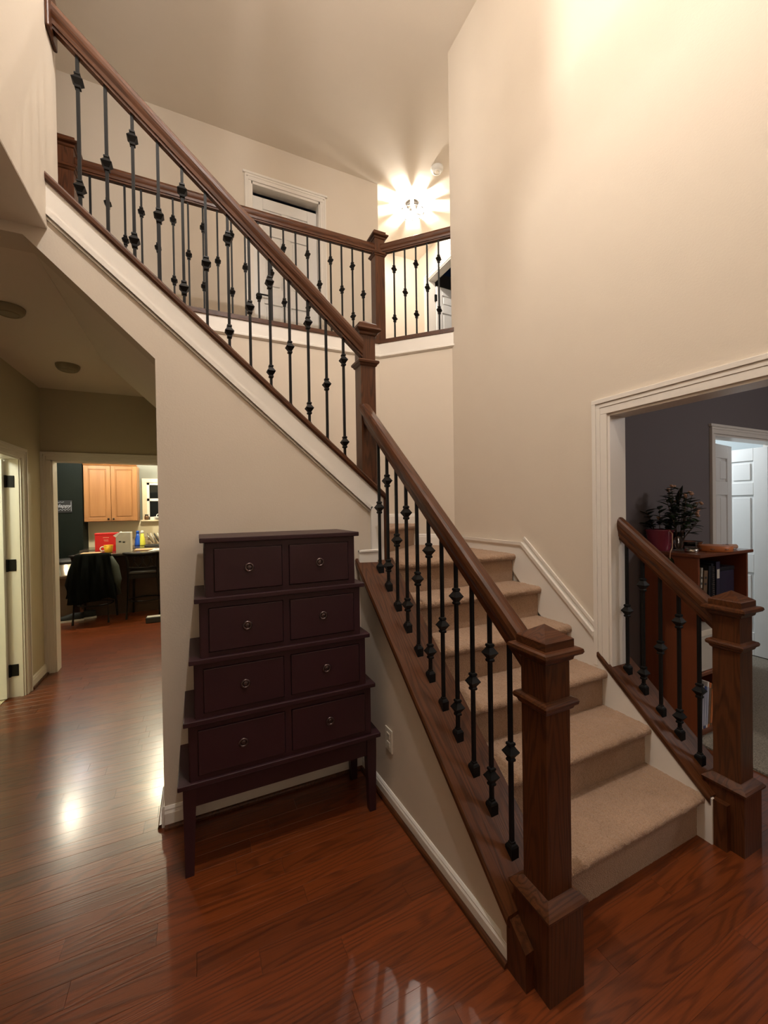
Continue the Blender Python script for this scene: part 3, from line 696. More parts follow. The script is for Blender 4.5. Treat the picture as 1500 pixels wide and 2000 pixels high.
# ------------------------------------------------------------------ ceiling lamps and detectors
def gallery_lamp():
    c = Vector((2.60, 4.57, ZC))
    e = thing('ceiling_lamp', c, 'glowing flush ceiling lamp with glass petals over the upstairs hall', 'lamp')
    ob('ceiling_plate', lathem([(.075, -.03), (.09, -.012), (.09, 0)], 24, c), 'bronze', e, True)
    ob('stem', lathem([(.010, -.10), (.010, -.03)], 10, c), 'bronze', e)
    for k in range(3):
        a = 2*math.pi*k/3+.4; p = c+Vector((.055*math.cos(a), .055*math.sin(a), -.085))
        ob('light_bulb', lathem([(.004, -.032), (.016, -.024), (.021, -.008), (.018, .008), (.010, .024), (.008, .032)], 12, p), 'bulb', e, True)
    lamp('ceiling_lamp_light', c+Vector((0, 0, -.135)), 62, (1, .92, .82), .02)
    for k in range(9):
        a = 2*math.pi*k/9; M = Matrix.Translation(c) @ Matrix.Rotation(a, 4, 'Z')
        vs = []
        for r, z, w in ((.10, -.135, .010), (.15, -.11, .024), (.19, -.075, .022), (.21, -.04, .006)):
            for t in (-.0025, .0025):
                vs += [M @ Vector((r+t, -w, z-t)), M @ Vector((r+t, w, z-t))]
        fs = []
        for j in range(3):
            o = j*4; fs += [[o, o+1, o+5, o+4], [o+3, o+2, o+6, o+7], [o+2, o, o+4, o+6], [o+1, o+3, o+7, o+5]]
        fs += [[1, 0, 2, 3], [12, 13, 15, 14]]
        ob('glass_petal', mesh(vs, fs), 'petalglass', e)
    ob('petal_ring', torusm(.15, .005, 32, 8, Matrix.Translation(c+Vector((0, 0, -.105)))), 'bronze', e, True)
    for k in range(6):
        a = 2*math.pi*k/6; d = Vector((math.cos(a), math.sin(a), 0))
        ob('spoke', tubem([c+Vector((0, 0, -.1))+d*.01, c+Vector((0, 0, -.105))+d*.15], .004, 6), 'bronze', e)
gallery_lamp()
def chandelier():
    c = Vector((.32, .95, 4.80))
    e = thing('chandelier', c+Vector((0, 0, -.3)), 'crystal chandelier hanging high above the foyer floor', 'chandelier')
    ob('rod', tubem([c+Vector((0, 0, .16)), Vector((c.x, c.y, ZC))], .010, 10), 'bronze', e)
    ob('canopy', lathem([(.02, -.06), (.06, -.02), (.065, 0)], 20, (c.x, c.y, ZC)), 'bronze', e, True)
    ob('hub', lathem([(.01, .12), (.03, .13), (.03, .17), (.01, .19)], 16, c), 'bronze', e, True)
    for r_, z in ((.33, .10), (.24, -.16)):
        ob('ring', torusm(r_, .004, 40, 6, Matrix.Translation(c+Vector((0, 0, z)))), 'bronze', e, True)
    for k in range(6):
        a = math.pi*k/3; d = Vector((math.cos(a), math.sin(a), 0)); ob('arm', tubem([c+Vector((0, 0, .15)), c+d*.2+Vector((0, 0, .16)), c+d*.33+Vector((0, 0, .10))], .006, 6), 'bronze', e)
    for (dx, dy) in ((0, .05), (-.043, -.025), (.043, -.025)):
        ob('light_bulb', lathem([(.004, -.03), (.015, -.022), (.019, -.006), (.016, .010), (.008, .03)], 10, c+Vector((dx, dy, 0))), 'bulb', e, True)
    for k in range(15):
        a = 2*math.pi*k/15+.17*math.sin(k*2.4); d = Vector((math.cos(a), math.sin(a), 0)); z = .09
        L = .22+.26*((k*7) % 5)/5
        ob('drop', lathem([(.002, z), (.010, z-.03), (.034-.010*(k % 3), z-L*.6), (.012, z-L*.9), (.001, z-L)], 8, c+d*.33), 'crystal', e)
chandelier()
def round_fixture(name, c, r, h, label, cat, mat='plastic'):
    e = thing(name, c, label, cat)
    ob('body', lathem([(r*.55, -h), (r*.8, -h*.92), (r*.95, -h*.55), (r, -h*.2), (r, 0)], 28, c), mat, e, True)
    ob('rim', torusm(r*.62, r*.06, 28, 6, Matrix.Translation(Vector(c)+Vector((0, 0, -h*.98)))), mat, e, True)
    return e
sd = round_fixture('smoke_detector', (2.595, 3.967, ZC), .072, .045, 'round white smoke detector on the upstairs ceiling', 'detector', 'paper')
ob('sensor_cap', lathem([(.018, -.052), (.024, -.044)], 16, (2.595, 3.967, ZC)), 'plate', sd)
round_fixture('smoke_detector', (-.945, 2.96, ZH), .075, .04, 'round detector on the hall ceiling at the left edge', 'detector', 'vent')
round_fixture('smoke_detector', (-.905, 3.94, ZH), .080, .045, 'round detector on the dim hall ceiling nearer the kitchen opening', 'detector', 'vent')
for i, (x, y) in enumerate(((-1.63, 6.72), (-.56, 6.78))):
    e = thing('recessed_light', (x, y, ZH), 'lit recessed kitchen ceiling light, the ' + ('left' if i == 0 else 'right') + ' one', 'light')
    ob('trim_ring', torusm(.085, .010, 28, 6, Matrix.Translation((x, y, ZH-.002))), 'paper', e, True)
    ob('lens', lathem([(.078, -.006), (.080, -.001)], 24, (x, y, ZH)), 'downlight', e)

# ------------------------------------------------------------------ kitchen
def kitchen():
    # wall cabinet
    e = thing('wall_cabinet', (-1.27, 8.05, 1.36), 'maple two-door wall cabinet hung on the far kitchen wall', 'cabinet')
    x0, x1, z0, z1, yf = -1.648, -.905, 1.350, 2.27, 7.90
    ob('body', boxm(x0, x1, yf, 8.198, z0, z1, .002), 'maple_z', e)
    ob('crown', sweep([(0, 0), (.02, 0), (.03, .02), (.05, .035), (.05, .045), (0, .045)], (x0, yf, z1), (x1, yf, z1)), 'maple_z', e)
    xm = (x0+x1)/2
    for s, (a, b) in ((-1, (x0+.008, xm-.003)), (1, (xm+.003, x1-.008))):
        d = ob('door', boxm(a, b, yf-.014, yf, z0+.008, z1-.006), 'maple_z', e)
        st = .058
        ob('door_frame', joinm([boxm(a, a+st, yf-.024, yf-.014, z0+.008, z1-.006, .002), boxm(b-st, b, yf-.024, yf-.014, z0+.008, z1-.006, .002), boxm(a+st, b-st, yf-.024, yf-.014, z0+.008, z0+.008+st, .002), boxm(a+st, b-st, yf-.024, yf-.014, z1-.006-st, z1-.006, .002)]), 'maple_z', d)
        ob('raised_panel', boxm(a+st+.014, b-st-.014, yf-.023, yf-.012, z0+.022+st, z1-.020-st, .008), 'maple_z', d)
        kx = xm+s*.035
        me = lathem([(.006, 0), (.006, .012), (.015, .018), (.016, .026), (.010, .030)], 14); me.transform(Matrix.Translation((kx, yf-.024, z0+.042)) @ Matrix.Rotation(R(90), 4, 'X')); ob('knob', me, 'bronze', d, True)
    # backsplash: cream wall panel and mosaic strip with single tiles
    bs = tag(ob('wall_backsplash', boxm(-1.655, .9, 8.190, 8.2, .92, 1.355), 'cream'), kind='structure')
    for r_ in range(4):
        for k in range(14):
            x = -1.10+.05*k
            o = ob('mosaic_tile', boxm(x+.002, x+.048, 8.182, 8.190, .925+.036*r_+.002, .925+.036*r_+.034, .001), ('mosaic1', 'mosaic2')[(r_*5+k*3+(k*r_)) % 2], bs)
    # back counter and its base units
    c = thing('base_cabinet', (-.9, 7.9, 0), 'dark base cabinet run below the back counter', 'cabinet')
    for k in range(4):
        x = -1.65+.62*k; b = ob('body', boxm(x, x+.618, 7.62, 8.19, 0, .885), 'islandbase', c)
        ob('door', boxm(x+.01, x+.608, 7.60, 7.62, .12, .86, .003), 'islandbase', b)
    tag(ob('countertop', boxm(-1.652, .9, 7.58, 8.188, .885, .92, .005, 2), 'counter'), 'dark stone counter along the far kitchen wall below the window', 'countertop')
    # island
    i = thing('kitchen_island', (-.6, 7.2, 0), 'kitchen island with dark panelled base behind the two stools', 'island')
    b = ob('base', boxm(-1.50, .7, 7.03, 7.40, 0, .885), 'islandbase', i)
    for k in range(4): ob('base_panel', boxm(-1.47+.54*k, -.96+.54*k, 7.018, 7.03, .12, .84, .004), 'islandbase', i)
    ob('island_top', boxm(-1.56, .75, 6.70, 7.45, .885, .92, .008, 2), 'counter', i)
    # window
    wd = setting('window_1', (-.4, 8.2, 1.4))
    X0, X1, Z0, Z1 = -.865, .10, 1.36, 2.085
    ob('window_casing', joinm([boxm(X0, X0+.07, 8.175, 8.2, Z0, Z1), boxm(X1-.07, X1, 8.175, 8.2, Z0, Z1), boxm(X0, X1, 8.172, 8.2, Z1-.07, Z1)]), 'cream', wd)
    ob('sash', joinm([boxm(X0+.07, X0+.11, 8.185, 8.2, Z0, Z1-.07), boxm(X1-.11, X1-.07, 8.185, 8.2, Z0, Z1-.07), boxm(X0+.07, X1-.07, 8.185, 8.2, 1.69, 1.735), boxm(X0+.07, X1-.07, 8.185, 8.2, Z0, Z0+.05), boxm(X0+.07, X1-.07, 8.185, 8.2, Z1-.11, Z1-.07)]), 'paper', wd)
    for a, b2 in ((Z0+.05, 1.69), (1.735, Z1-.11)): ob('pane', boxm(X0+.11, X1-.11, 8.190, 8.196, a, b2), 'nightglass', wd)
    ob('window_sill', boxm(X0-.02, X1+.02, 8.10, 8.2, Z0-.03, Z0, .004), 'cream', wd)
    j = thing('sill_jar', (-.80, 8.135, 1.36), 'small brown jar at the left end of the kitchen window sill', 'jar')
    ob('body', lathem([(.028, 0), (.034, .01), (.034, .06), (.022, .075)], 16, (-.80, 8.135, 1.36)), 'jar', j, True); ob('lid', lathem([(.026, .075), (.026, .095)], 16, (-.80, 8.135, 1.36)), 'ink', j)
    b_ = thing('sill_dish', (-.62, 8.135, 1.36), 'white ribbed dish on the kitchen window sill beside the jar', 'dish')
    ob('bowl', lathem([(.03, 0), (.06, .03), (.075, .055), (.07, .055), (.05, .03)], 20, (-.62, 8.135, 1.36)), 'paper', b_, True)
    ob('handle', torusm(.028, .006, 16, 6, Matrix.Translation((-.62, 8.135, 1.43)) @ Matrix.Rotation(R(90), 4, 'X')), 'paper', b_, True)
    # sign on the dark wall: chalk lettering
    sg = thing('wall_sign', (-1.93, 7.848, 1.6), 'small dark sign with white script reading Happy on the dark kitchen wall', 'sign')
    ob('board', boxm(-2.012, -1.79, 7.838, 7.8495, 1.505, 1.70, .002), 'bookdark', sg)
    def text(t, x, z, size, shear, parent, mat='inkwhite'):
        cu = bpy.data.curves.new('txt', 'FONT'); cu.body = t; cu.size = size; cu.shear = shear; cu.extrude = .001; cu.align_x = 'CENTER'; cu.offset = .0015
        to = bpy.data.objects.new('tmp', cu); COL.objects.link(to); dg = bpy.context.evaluated_depsgraph_get()
        me = bpy.data.meshes.new_from_object(to.evaluated_get(dg)); bpy.data.objects.remove(to)
        me.materials.clear(); me.transform(Matrix.Translation((x, 7.837, z)) @ Matrix.Rotation(R(90), 4, 'X')); return ob('lettering', me, mat, parent)
    text('Happy', -1.905, 1.590, .075, .3, sg)
    ob('chalk_scroll', joinm([tubem([(-1.985+.012*k, 7.8365, z+a*math.sin(k*1.9)) for k in range(n)], .0032, 5) for z, a, n in ((1.552, .014, 15), (1.672, .006, 9))]), 'inkwhite', sg)
    ob('frame_mark', tubem([(-1.80, 7.8365, 1.68), (-1.80, 7.8365, 1.53)], .003, 5), 'inkwhite', sg)
    sw = thing('switch_plate', (-2.03, 7.848, 1.16), 'white light switch plate on the dark kitchen wall by the door casing', 'switch')
    ob('cover_plate', boxm(-2.085, -1.985, 7.843, 7.8495, 1.125, 1.235, .002), 'plate', sw)
    for x in (-2.058, -2.012): ob('toggle', boxm(x-.006, x+.006, 7.834, 7.843, 1.17, 1.19), 'plate', sw)
    # things on the island
    e = thing('red_carton', (-1.20, 7.25, .92), 'red carton standing on the island left of the grey-white box', 'box')
    ob('body', boxm(-1.375, -1.045, 7.18, 7.34, .92, 1.185, .003), 'redbox', e); ob('lid', boxm(-1.379, -1.041, 7.176, 7.344, 1.165, 1.192, .003), 'redbox', e)
    ob('printed_label', joinm([boxm(-1.275, -1.20, 7.1788, 7.18, 1.12, 1.128), boxm(-1.265, -1.21, 7.1788, 7.18, 1.085, 1.092), boxm(-1.26, -1.205, 7.1788, 7.18, 1.07, 1.075)]), 'petal', e)
    e = thing('white_carton', (-.97, 6.95, .92), 'grey-white carton with a slanted top corner on the island', 'box')
    ob('body', prism([(-1.065, .92), (-.885, .92), (-.885, 1.205), (-1.01, 1.205), (-1.065, 1.14)], 1, 6.86, 7.05), 'whitebox', e)
    ob('flap', prism([(-1.068, 1.14), (-1.012, 1.208), (-1.02, 1.215), (-1.10, 1.165)], 1, 6.87, 7.04), 'paper', e)
    ob('printed_mark', joinm([boxm(-1.03, -1.0, 6.8588, 6.86, 1.065, 1.085), boxm(-.978, -.955, 6.8588, 6.86, 1.06, 1.075), boxm(-.985, -.948, 6.8588, 6.86, 1.066, 1.071)]), 'ink', e)
    e = thing('cup', (-1.17, 6.95, .92), 'yellow cup on the island in front of the red carton', 'cup')
    ob('body', lathem([(.045, 0), (.050, .02), (.058, .105), (.053, .105), (.045, .01)], 20, (-1.17, 6.95, .92)), 'yellow', e, True)
    ob('rim', torusm(.056, .004, 22, 6, Matrix.Translation((-1.17, 6.95, 1.024))), 'yellow', e, True)
    ob('handle', torusm(.030, .008, 16, 6, Matrix.Translation((-1.24, 6.95, .975)) @ Matrix.Rotation(R(90), 4, 'X')), 'paper', e, True)
    tag(ob('place_mat', boxm(-1.50, -1.27, 6.78, 7.08, .92, .926, .002), 'tanpaper'), 'tan place mat on the left end of the island', 'mat')
    tag(ob('cutting_board', boxm(-.86, -.60, 6.98, 7.22, .92, .935, .003), 'tanpaper'), 'tan cutting board on the island right of the grey-white box', 'board')
    pp = thing('paper_sheets', (-.55, 6.95, .92), 'white paper sheets lying at the right end of the visible island top', 'paper')
    for k in range(4):
        me = boxm(-.11, .11, -.15, .15, 0, .003); me.transform(Matrix.Translation((-.52+.012*k, 6.93+.01*k, .921+.004*k)) @ Matrix.Rotation(.25*k-.3, 4, 'Z')); ob('sheet', me, 'paper', pp)
    for nm, x, m, lab in (('soap_bottle', -.93, 'blue', 'blue bottle on the far kitchen counter below the window'), ('soap_bottle', -.865, 'yellow2', 'yellow bottle right beside the blue bottle on the far counter')):
        e = thing(nm, (x, 8.05, .92), lab, 'bottle')
        ob('body', lathem([(.048, 0), (.050, .02), (.040, .12), (.026, .17), (.022, .21)], 18, (x, 8.05, .92)), m, e, True)
        ob('cap', lathem([(.024, .21), (.024, .245), (.012, .26)], 14, (x, 8.05, .92)), m if m == 'blue' else 'paper', e, True)
    e = thing('dish_rack', (-.66, 7.85, .92), 'dark dish rack with leaning plates on the far counter at right', 'rack')
    ob('tray', boxm(-.80, -.48, 7.70, 8.0, .92, .945, .005), 'ink', e)
    for k in range(5):
        me = lathem([(.02, 0), (.085, .006), (.10, .016), (.10, .02), (.02, .006)], 20); me.transform(Matrix.Translation((-.74+.05*k, 7.85, 1.045)) @ Matrix.Rotation(R(62), 4, 'Y')); ob('plate', me, ('steel', 'plate', 'bookdark', 'plate', 'ink')[k], e, True)
    # bin and carton in the left corner
    e = thing('trash_can', (-1.83, 7.62, 0), 'brushed steel trash can behind the brown carton by the dark wall', 'bin')
    ob('body', lathem([(.15, 0), (.155, .02), (.155, .74)], 28, (-1.83, 7.62, 0)), 'steel', e, True); ob('lid', lathem([(.158, .74), (.158, .775), (.12, .80), (.02, .805)], 28, (-1.83, 7.62, 0)), 'ink', e, True)
    e = thing('brown_carton', (-1.8, 7.2, 0), 'tall brown carton on the kitchen floor left of the draped stool', 'box')
    ob('body', boxm(-2.08, -1.62, 7.10, 7.42, 0, .57, .003), 'brownbox', e); ob('flap', prism([(-2.08, .57), (-1.62, .57), (-1.63, .60), (-2.07, .60)], 1, 7.08, 7.10), 'brownbox', e)
    ob('tape', boxm(-1.88, -1.82, 7.0985, 7.10, .30, .57), 'tanpaper', e)
    # counter stools
    def stool(loc, rot, label):
        e = thing('counter_stool', loc, label, 'stool', 'counter stools at the island')
        L = Vector(loc); o = lambda x, y, z: L+Vector((x, y, z))
        ob('seat', boxm(L.x-.19, L.x+.19, L.y-.18, L.y+.19, .615, .655, .015, 3), 'seatleather', e)
        ob('seat_frame', joinm([boxm(L.x-.185, L.x+.185, L.y-.175, L.y-.150, .555, .615), boxm(L.x-.185, L.x+.185, L.y+.155, L.y+.180, .555, .615), boxm(L.x-.185, L.x-.16, L.y-.17, L.y+.18, .555, .615), boxm(L.x+.16, L.x+.185, L.y-.17, L.y+.18, .555, .615)]), 'stoolwood', e)
        for sx in (-1, 1):
            ob('leg', tubem([o(sx*.20, .20, 0), o(sx*.175, .165, .60)], [.014, .019], 8), 'stoolwood', e)
            ob('leg', tubem([o(sx*.205, -.215, 0), o(sx*.178, -.165, .60), o(sx*.183, -.185, .80), o(sx*.20, -.215, .905)], [.014, .019, .017, .014], 8), 'stoolwood', e)
        n = 20
        ob('foot_ring', tubem([o(.205*math.cos(2*math.pi*k/n)*1.0, .2*math.sin(2*math.pi*k/n), .235) for k in range(n)], .010, 6, True), 'stoolwood', e, True)
        ob('top_rail', tubem([o(-.235+.0427*k, -.215-.018*math.sin(math.pi*k/11), .905-.018*math.sin(math.pi*k/11)+.018) for k in range(12)], [.012]+[.024]*10+[.012], 8), 'stoolwood', e, True)
        ob('lower_rail', tubem([o(-.18, -.178, .715), o(0, -.185, .705), o(.18, -.178, .715)], .013, 8), 'stoolwood', e)
        for k in (-1, 0, 1):
            for s in (-1, 1):
                ob('back_lattice', tubem([o(k*.105+s*.05, -.180, .715), o(k*.105-s*.012, -.195, .82), o(k*.105+s*.05, -.215, .90)], .008, 6), 'stoolwood', e)
        e.rotation_euler = (0, 0, rot); return e
    stool((-1.30, 6.78, 0), R(-6), 'dark counter stool hidden under a draped black jacket, left of the two')
    stool((-.70, 6.80, 0), R(-4), 'dark counter stool with lattice back and bare seat, right of the two')
    # jacket over the left stool
    e = thing('jacket', (-1.30, 6.55, .45), 'black jacket draped over the back of the left counter stool', 'jacket')
    nx, nz = 34, 40; vs = []
    for j in range(nz+1):
        t = j/nz
        for i in range(nx+1):
            u = i/nx*2-1
            if t < .12:   # over the rail from the seat side
                a = t/.12; y = 6.66-.13*a; z = .86+.085*math.sin(a*math.pi/2)
            else:
                a = (t-.12)/.88; y = 6.53-.05*math.sin(a*2.2)-.03*a; z = .945-.62*a+.05*a*abs(u)*math.sin(u*3)
            x = -1.28+u*(.195+.085*max(0, t-.12))
            k = .020*math.sin(u*9+t*3)+.014*math.sin(u*17-t*5)
            y += k*min(1, max(0, t-.1)*4); z -= .04*max(0, abs(u)-.75)
            vs.append((x, y, z))
    fs = [[j*(nx+1)+i, j*(nx+1)+i+1, (j+1)*(nx+1)+i+1, (j+1)*(nx+1)+i] for j in range(nz) for i in range(nx)]
    body = ob('body', mesh(vs, fs), 'jacket', e, True); sm = body.modifiers.new('thick', 'SOLIDIFY'); sm.thickness = .012
    ob('sleeve', tubem([(-1.09, 6.56, .89), (-1.03, 6.53, .76), (-1.00, 6.50, .58), (-.995, 6.50, .38)], [.035, .048, .05, .042], 10), 'jacketgrey', e, True)
    ob('sleeve', tubem([(-1.47, 6.58, .88), (-1.51, 6.54, .72), (-1.54, 6.52, .55), (-1.54, 6.53, .38)], [.035, .045, .048, .042], 10), 'jacket', e, True)
    # sneaker pair
    for k, (x, y, r_, lab) in enumerate(((-1.60, 6.86, R(8), 'black sneaker with a white sole left of the draped stool, the outer one'), (-1.47, 6.93, R(14), 'black sneaker with a white sole left of the draped stool, the one nearer its legs'))):
        e = thing('sneaker', (x, y, 0), lab, 'shoe', 'sneakers by the stool')
        pts = [(-.14, .030), (-.10, .042), (-.02, .036), (.06, .044), (.12, .036), (.145, .012)]
        out = [(a, b) for a, b in pts]+[(a, -b) for a, b in reversed(pts)]
        M = Matrix.Translation((x, y, 0)) @ Matrix.Rotation(r_+math.pi, 4, 'Z')
        me = prism(out, 2, 0, .026); me.transform(M); ob('sole', me, 'sole', e)
        vs = []; rings = ((0, 1.0), (.03, 1.0), (.055, .88), (.085, .6))
        for z, q in rings:
            for a, b in out: vs.append(M @ Vector((a*(.97 if z < .05 else .97-.25*(z-.04)*10*(1 if a > 0 else .2)), b*q*.95, .024+z*(1 if a < .02 else .62))))
        n = len(out); fs = [[j*n+i, j*n+(i+1) % n, (j+1)*n+(i+1) % n, (j+1)*n+i] for j in range(3) for i in range(n)]+[[3*n+i for i in range(n)]]
        ob('upper', mesh(vs, fs), 'sneaker', e, True)
    e = thing('door_stop', (-.56, 6.27, 0), 'small black box on the kitchen floor below the bare stool', 'box')
    ob('body', boxm(-.65, -.47, 6.22, 6.34, 0, .075, .008, 2), 'ink', e); ob('label_strip', boxm(-.64, -.48, 6.235, 6.33, .0752, .079, .001), 'whitebox', e)
kitchen()

# ------------------------------------------------------------------ side room: bookcase and what stands on it
def bookcase():
    X0, X1, Y0, Y1, H = 2.83, 3.425, 1.445, 1.795, 1.178
    f = .012
    e = thing('bookcase', (3.13, 1.6, f), 'reddish brown open bookcase with a plain side panel, behind the right railing', 'bookcase')
    ob('side_panel', boxm(X0, X0+.02, Y0, Y1, f, H-.02), 'shelfwood_z', e); ob('side_panel', boxm(X1-.02, X1, Y0, Y1, f, H-.02), 'shelfwood_z', e)
    ob('back_panel', boxm(X0+.02, X1-.02, Y1-.01, Y1, f, H-.02), 'shelfin', e)
    ob('top_board', boxm(X0-.015, X1+.03, Y0-.02, Y1, H-.02, H, .003), 'shelfwood_x', e)
    sh = (.06, .42, .80)
    for z in sh: ob('shelf', boxm(X0+.02, X1-.02, Y0+.005, Y1-.01, z-.018, z), 'shelfwood_x', e)
    ob('plinth', boxm(X0+.02, X1-.02, Y0+.02, Y0+.035, f, .042), 'shelfwood_x', e)
    # books on the top shelf
    def book(x, t, d, h, z, tilt, m, label, lines=None, yf=Y0+.03):
        b = thing('book', (x, yf, z), label, 'book', 'books on the top shelf of the bookcase')
        M = Matrix.Translation((x, yf, z)) @ Matrix.Rotation(tilt, 4, 'Y')
        def q(*a):
            me = boxm(*a); me.transform(M); return me
        ob('cover', joinm([q(0, t, 0, .004, 0, h), q(0, .003, 0, d, 0, h), q(t-.003, t, 0, d, 0, h)]), m, b)
        ob('pages', q(.003, t-.003, .004, d-.004, .003, h-.004), 'bookpages', b)
        if lines: ob('spine_print', joinm([q(t*.25, t*.75, -.0006, .0002, h*a, h*(a+.05)) for a in lines]), 'ink', b)
    book(2.905, .022, .20, .285, sh[2], R(4), 'bookwhite', 'slim white spined book leaning on the bookcase shelf', (.2, .32, .5, .62, .75))
    book(2.935, .045, .21, .265, sh[2], R(5), 'booktan', 'thick brown patterned book leaning beside the white one on the shelf', (.15, .4, .65, .8))
    book(3.00, .03, .21, .29, sh[2], R(2), 'bookdark', 'black book between the brown book and the spiral notebooks')
    nb = thing('spiral_notebook', (3.06, Y0+.03, sh[2]), 'black spiral bound notebook standing in the middle of the shelf', 'notebook')
    ob('cover', boxm(3.05, 3.075, Y0+.035, Y0+.25, sh[2], sh[2]+.30), 'bookdark', nb)
    ob('spiral', joinm([torusm(.011, .0015, 10, 4, Matrix.Translation((3.062, Y0+.033, sh[2]+.02+.013*k))) for k in range(21)]), 'steel', nb)
    bi = thing('binder', (3.12, Y0+.03, sh[2]), 'dark violet binder filling the right of the bookcase shelf', 'binder')
    ob('spine', boxm(3.095, 3.145, Y0+.03, Y0+.034, sh[2], sh[2]+.31), 'bookviolet', bi); ob('cover', joinm([boxm(3.095, 3.098, Y0+.03, Y0+.27, sh[2], sh[2]+.31), boxm(3.142, 3.145, Y0+.03, Y0+.27, sh[2], sh[2]+.31)]), 'bookviolet', bi)
    ob('label', boxm(3.105, 3.135, Y0+.029, Y0+.0302, sh[2]+.2, sh[2]+.26), 'plate', bi)
    st = thing('storage_tin', (3.27, Y0+.12, sh[2]), 'dark rectangular tin standing at the right end of the shelf', 'tin')
    ob('body', boxm(3.165, 3.385, Y0+.06, Y0+.24, sh[2], sh[2]+.235, .004), 'bookviolet', st); ob('lid', boxm(3.162, 3.388, Y0+.057, Y0+.243, sh[2]+.235, sh[2]+.262, .004), 'bookdark', st)
    wb = thing('storage_box', (2.98, Y0+.1, sh[1]), 'grey-white storage box on the middle bookcase shelf behind the newel', 'box')
    ob('body', boxm(2.862, 3.14, Y0+.02, Y0+.28, sh[1], sh[1]+.225, .004), 'whitebox', wb); ob('lid', boxm(2.858, 3.144, Y0+.015, Y0+.284, sh[1]+.225, sh[1]+.265, .004), 'plate', wb)
    for k in range(6):
        x = 2.858+.024*k
        m_ = thing('magazine', (x, Y0+.02, sh[0]), ('blue and white', 'pale grey', 'dark blue', 'white', 'reddish brown', 'tan')[k]+' magazine standing on the bottom bookcase shelf', 'magazine', 'magazines on the bottom shelf')
        M = Matrix.Translation((x, Y0+.012, sh[0])) @ Matrix.Rotation(R(3+k*.6), 4, 'Y')
        me = boxm(0, .016, 0, .21, 0, .29-.012*(k % 3)); me.transform(M); ob('pages', me, ('mag', 'bookwhite', 'magblue', 'paper', 'orange', 'booktan')[k], m_)
        me = boxm(-.001, .017, -.001, .02, .02, .26-.012*(k % 3)); me.transform(M); ob('spine', me, ('magblue', 'mag', 'mag', 'mag', 'booktan', 'orange')[k], m_)
    T = H
    # potted plant
    p = Vector((2.918, 1.725, T))
    e = thing('potted_plant', p, 'dark leafy plant in a glossy magenta pot on the bookcase', 'plant')
    ob('pot', lathem([(.058, 0), (.064, .01), (.082, .13), (.085, .135), (.085, .145), (.074, .145), (.070, .125)], 28, p, cap=False), 'pot', e, True)
    ob('soil', lathem([(.001, .128), (.072, .126)], 20, p, cap=False), 'soil', e)
    rnd = random.Random(3)
    def leafm(base, d, L, w, bend, fold=.25):
        d = Vector(d).normalized(); s = d.cross(Vector((0, 0, 1)));
        if s.length < .05: s = Vector((1, 0, 0))
        s.normalize(); u = s.cross(d); vs, fs = [], []
        for k in range(6):
            t = k/5; ww = w*math.sin(math.pi*(.08+.92*t)**.8)*.5 if k < 5 else .0008
            c = Vector(base)+d*L*t-Vector((0, 0, 1))*bend*t*t
            vs += [c-s*ww+u*ww*fold, c-u*.001, c+s*ww+u*ww*fold, c+u*.0012]
        for k in range(5):
            o = k*4; fs += [[o, o+1, o+5, o+4], [o+1, o+2, o+6, o+5], [o+3, o, o+4, o+7], [o+2, o+3, o+7, o+6]]
        return mesh(vs, fs)
    for k in range(9):
        a = rnd.uniform(0, 6.28); b0 = p+Vector((.03*math.cos(a), .03*math.sin(a), .125)); top = b0+Vector((.05*math.cos(a), .05*math.sin(a), rnd.uniform(.06, .17)))
        stm = ob('stem', tubem([b0, (b0+top)/2+Vector((.006, 0, 0)), top], .0022, 5), 'stem', e)
        for q in range(5):
            t = .35+.16*q; c = b0.lerp(top, min(1, t)); aa = a+q*2.3
            ob('leaf', leafm(c, (math.cos(aa), math.sin(aa), rnd.uniform(.1, .7)), rnd.uniform(.05, .085), .036, .012), 'leafdark', stm, True)
    E0 = Vector((2.806, 1.592, T))
    vi = ob('vine', tubem([p+Vector((-.02, -.07, .145)), p+Vector((-.03, -.10, .12)), E0+Vector((.04, .01, .03)), E0+Vector((0, 0, .006)), E0+Vector((-.006, 0, -.04))], .0035, 6), 'petal', e)
    ob('leaf', leafm(E0+Vector((-.006, 0, -.03)), (-.05, -.12, -1), .085, .045, .0), 'leaf', vi, True)
    # vase with dried bouquet
    v0 = Vector((2.985, 1.640, T))
    e = thing('glass_vase', v0, 'clear glass vase holding the mixed bouquet on the bookcase', 'vase')
    ob('body', lathem([(.032, 0), (.034, .004), (.030, .06), (.040, .125), (.037, .125), (.027, .06), (.030, .008)], 24, v0), 'glass', e, True)
    ob('foot', lathem([(.034, 0), (.036, .003), (.034, .006)], 24, v0), 'glass', e, True)
    e = thing('flower_bouquet', v0+Vector((0, 0, .01)), 'bouquet of dark leaves and small peach blossoms in the glass vase', 'flowers')
    for k in range(26):
        a = rnd.uniform(0, 6.28); sp = rnd.uniform(.02, .15); h = rnd.uniform(.22, .44)-.35*sp
        top = v0+Vector((sp*math.cos(a), sp*.8*math.sin(a), h+.02)); mid = v0+Vector((sp*.3*math.cos(a), sp*.3*math.sin(a), h*.55))
        b0 = v0+Vector((.012*math.cos(a), .012*math.sin(a), .012))
        stm = ob('stem', tubem([b0, mid, top], .0016, 5), 'stem', e)
        for q in range(6):
            c = mid.lerp(top, .2+.16*q); aa = a+q*2.1
            ob('leaf', leafm(c, (math.cos(aa), math.sin(aa), rnd.uniform(-.2, .7)), rnd.uniform(.045, .085), rnd.uniform(.026, .044), .01), 'leaf' if (k+q) % 3 else 'leafdark', stm, True)
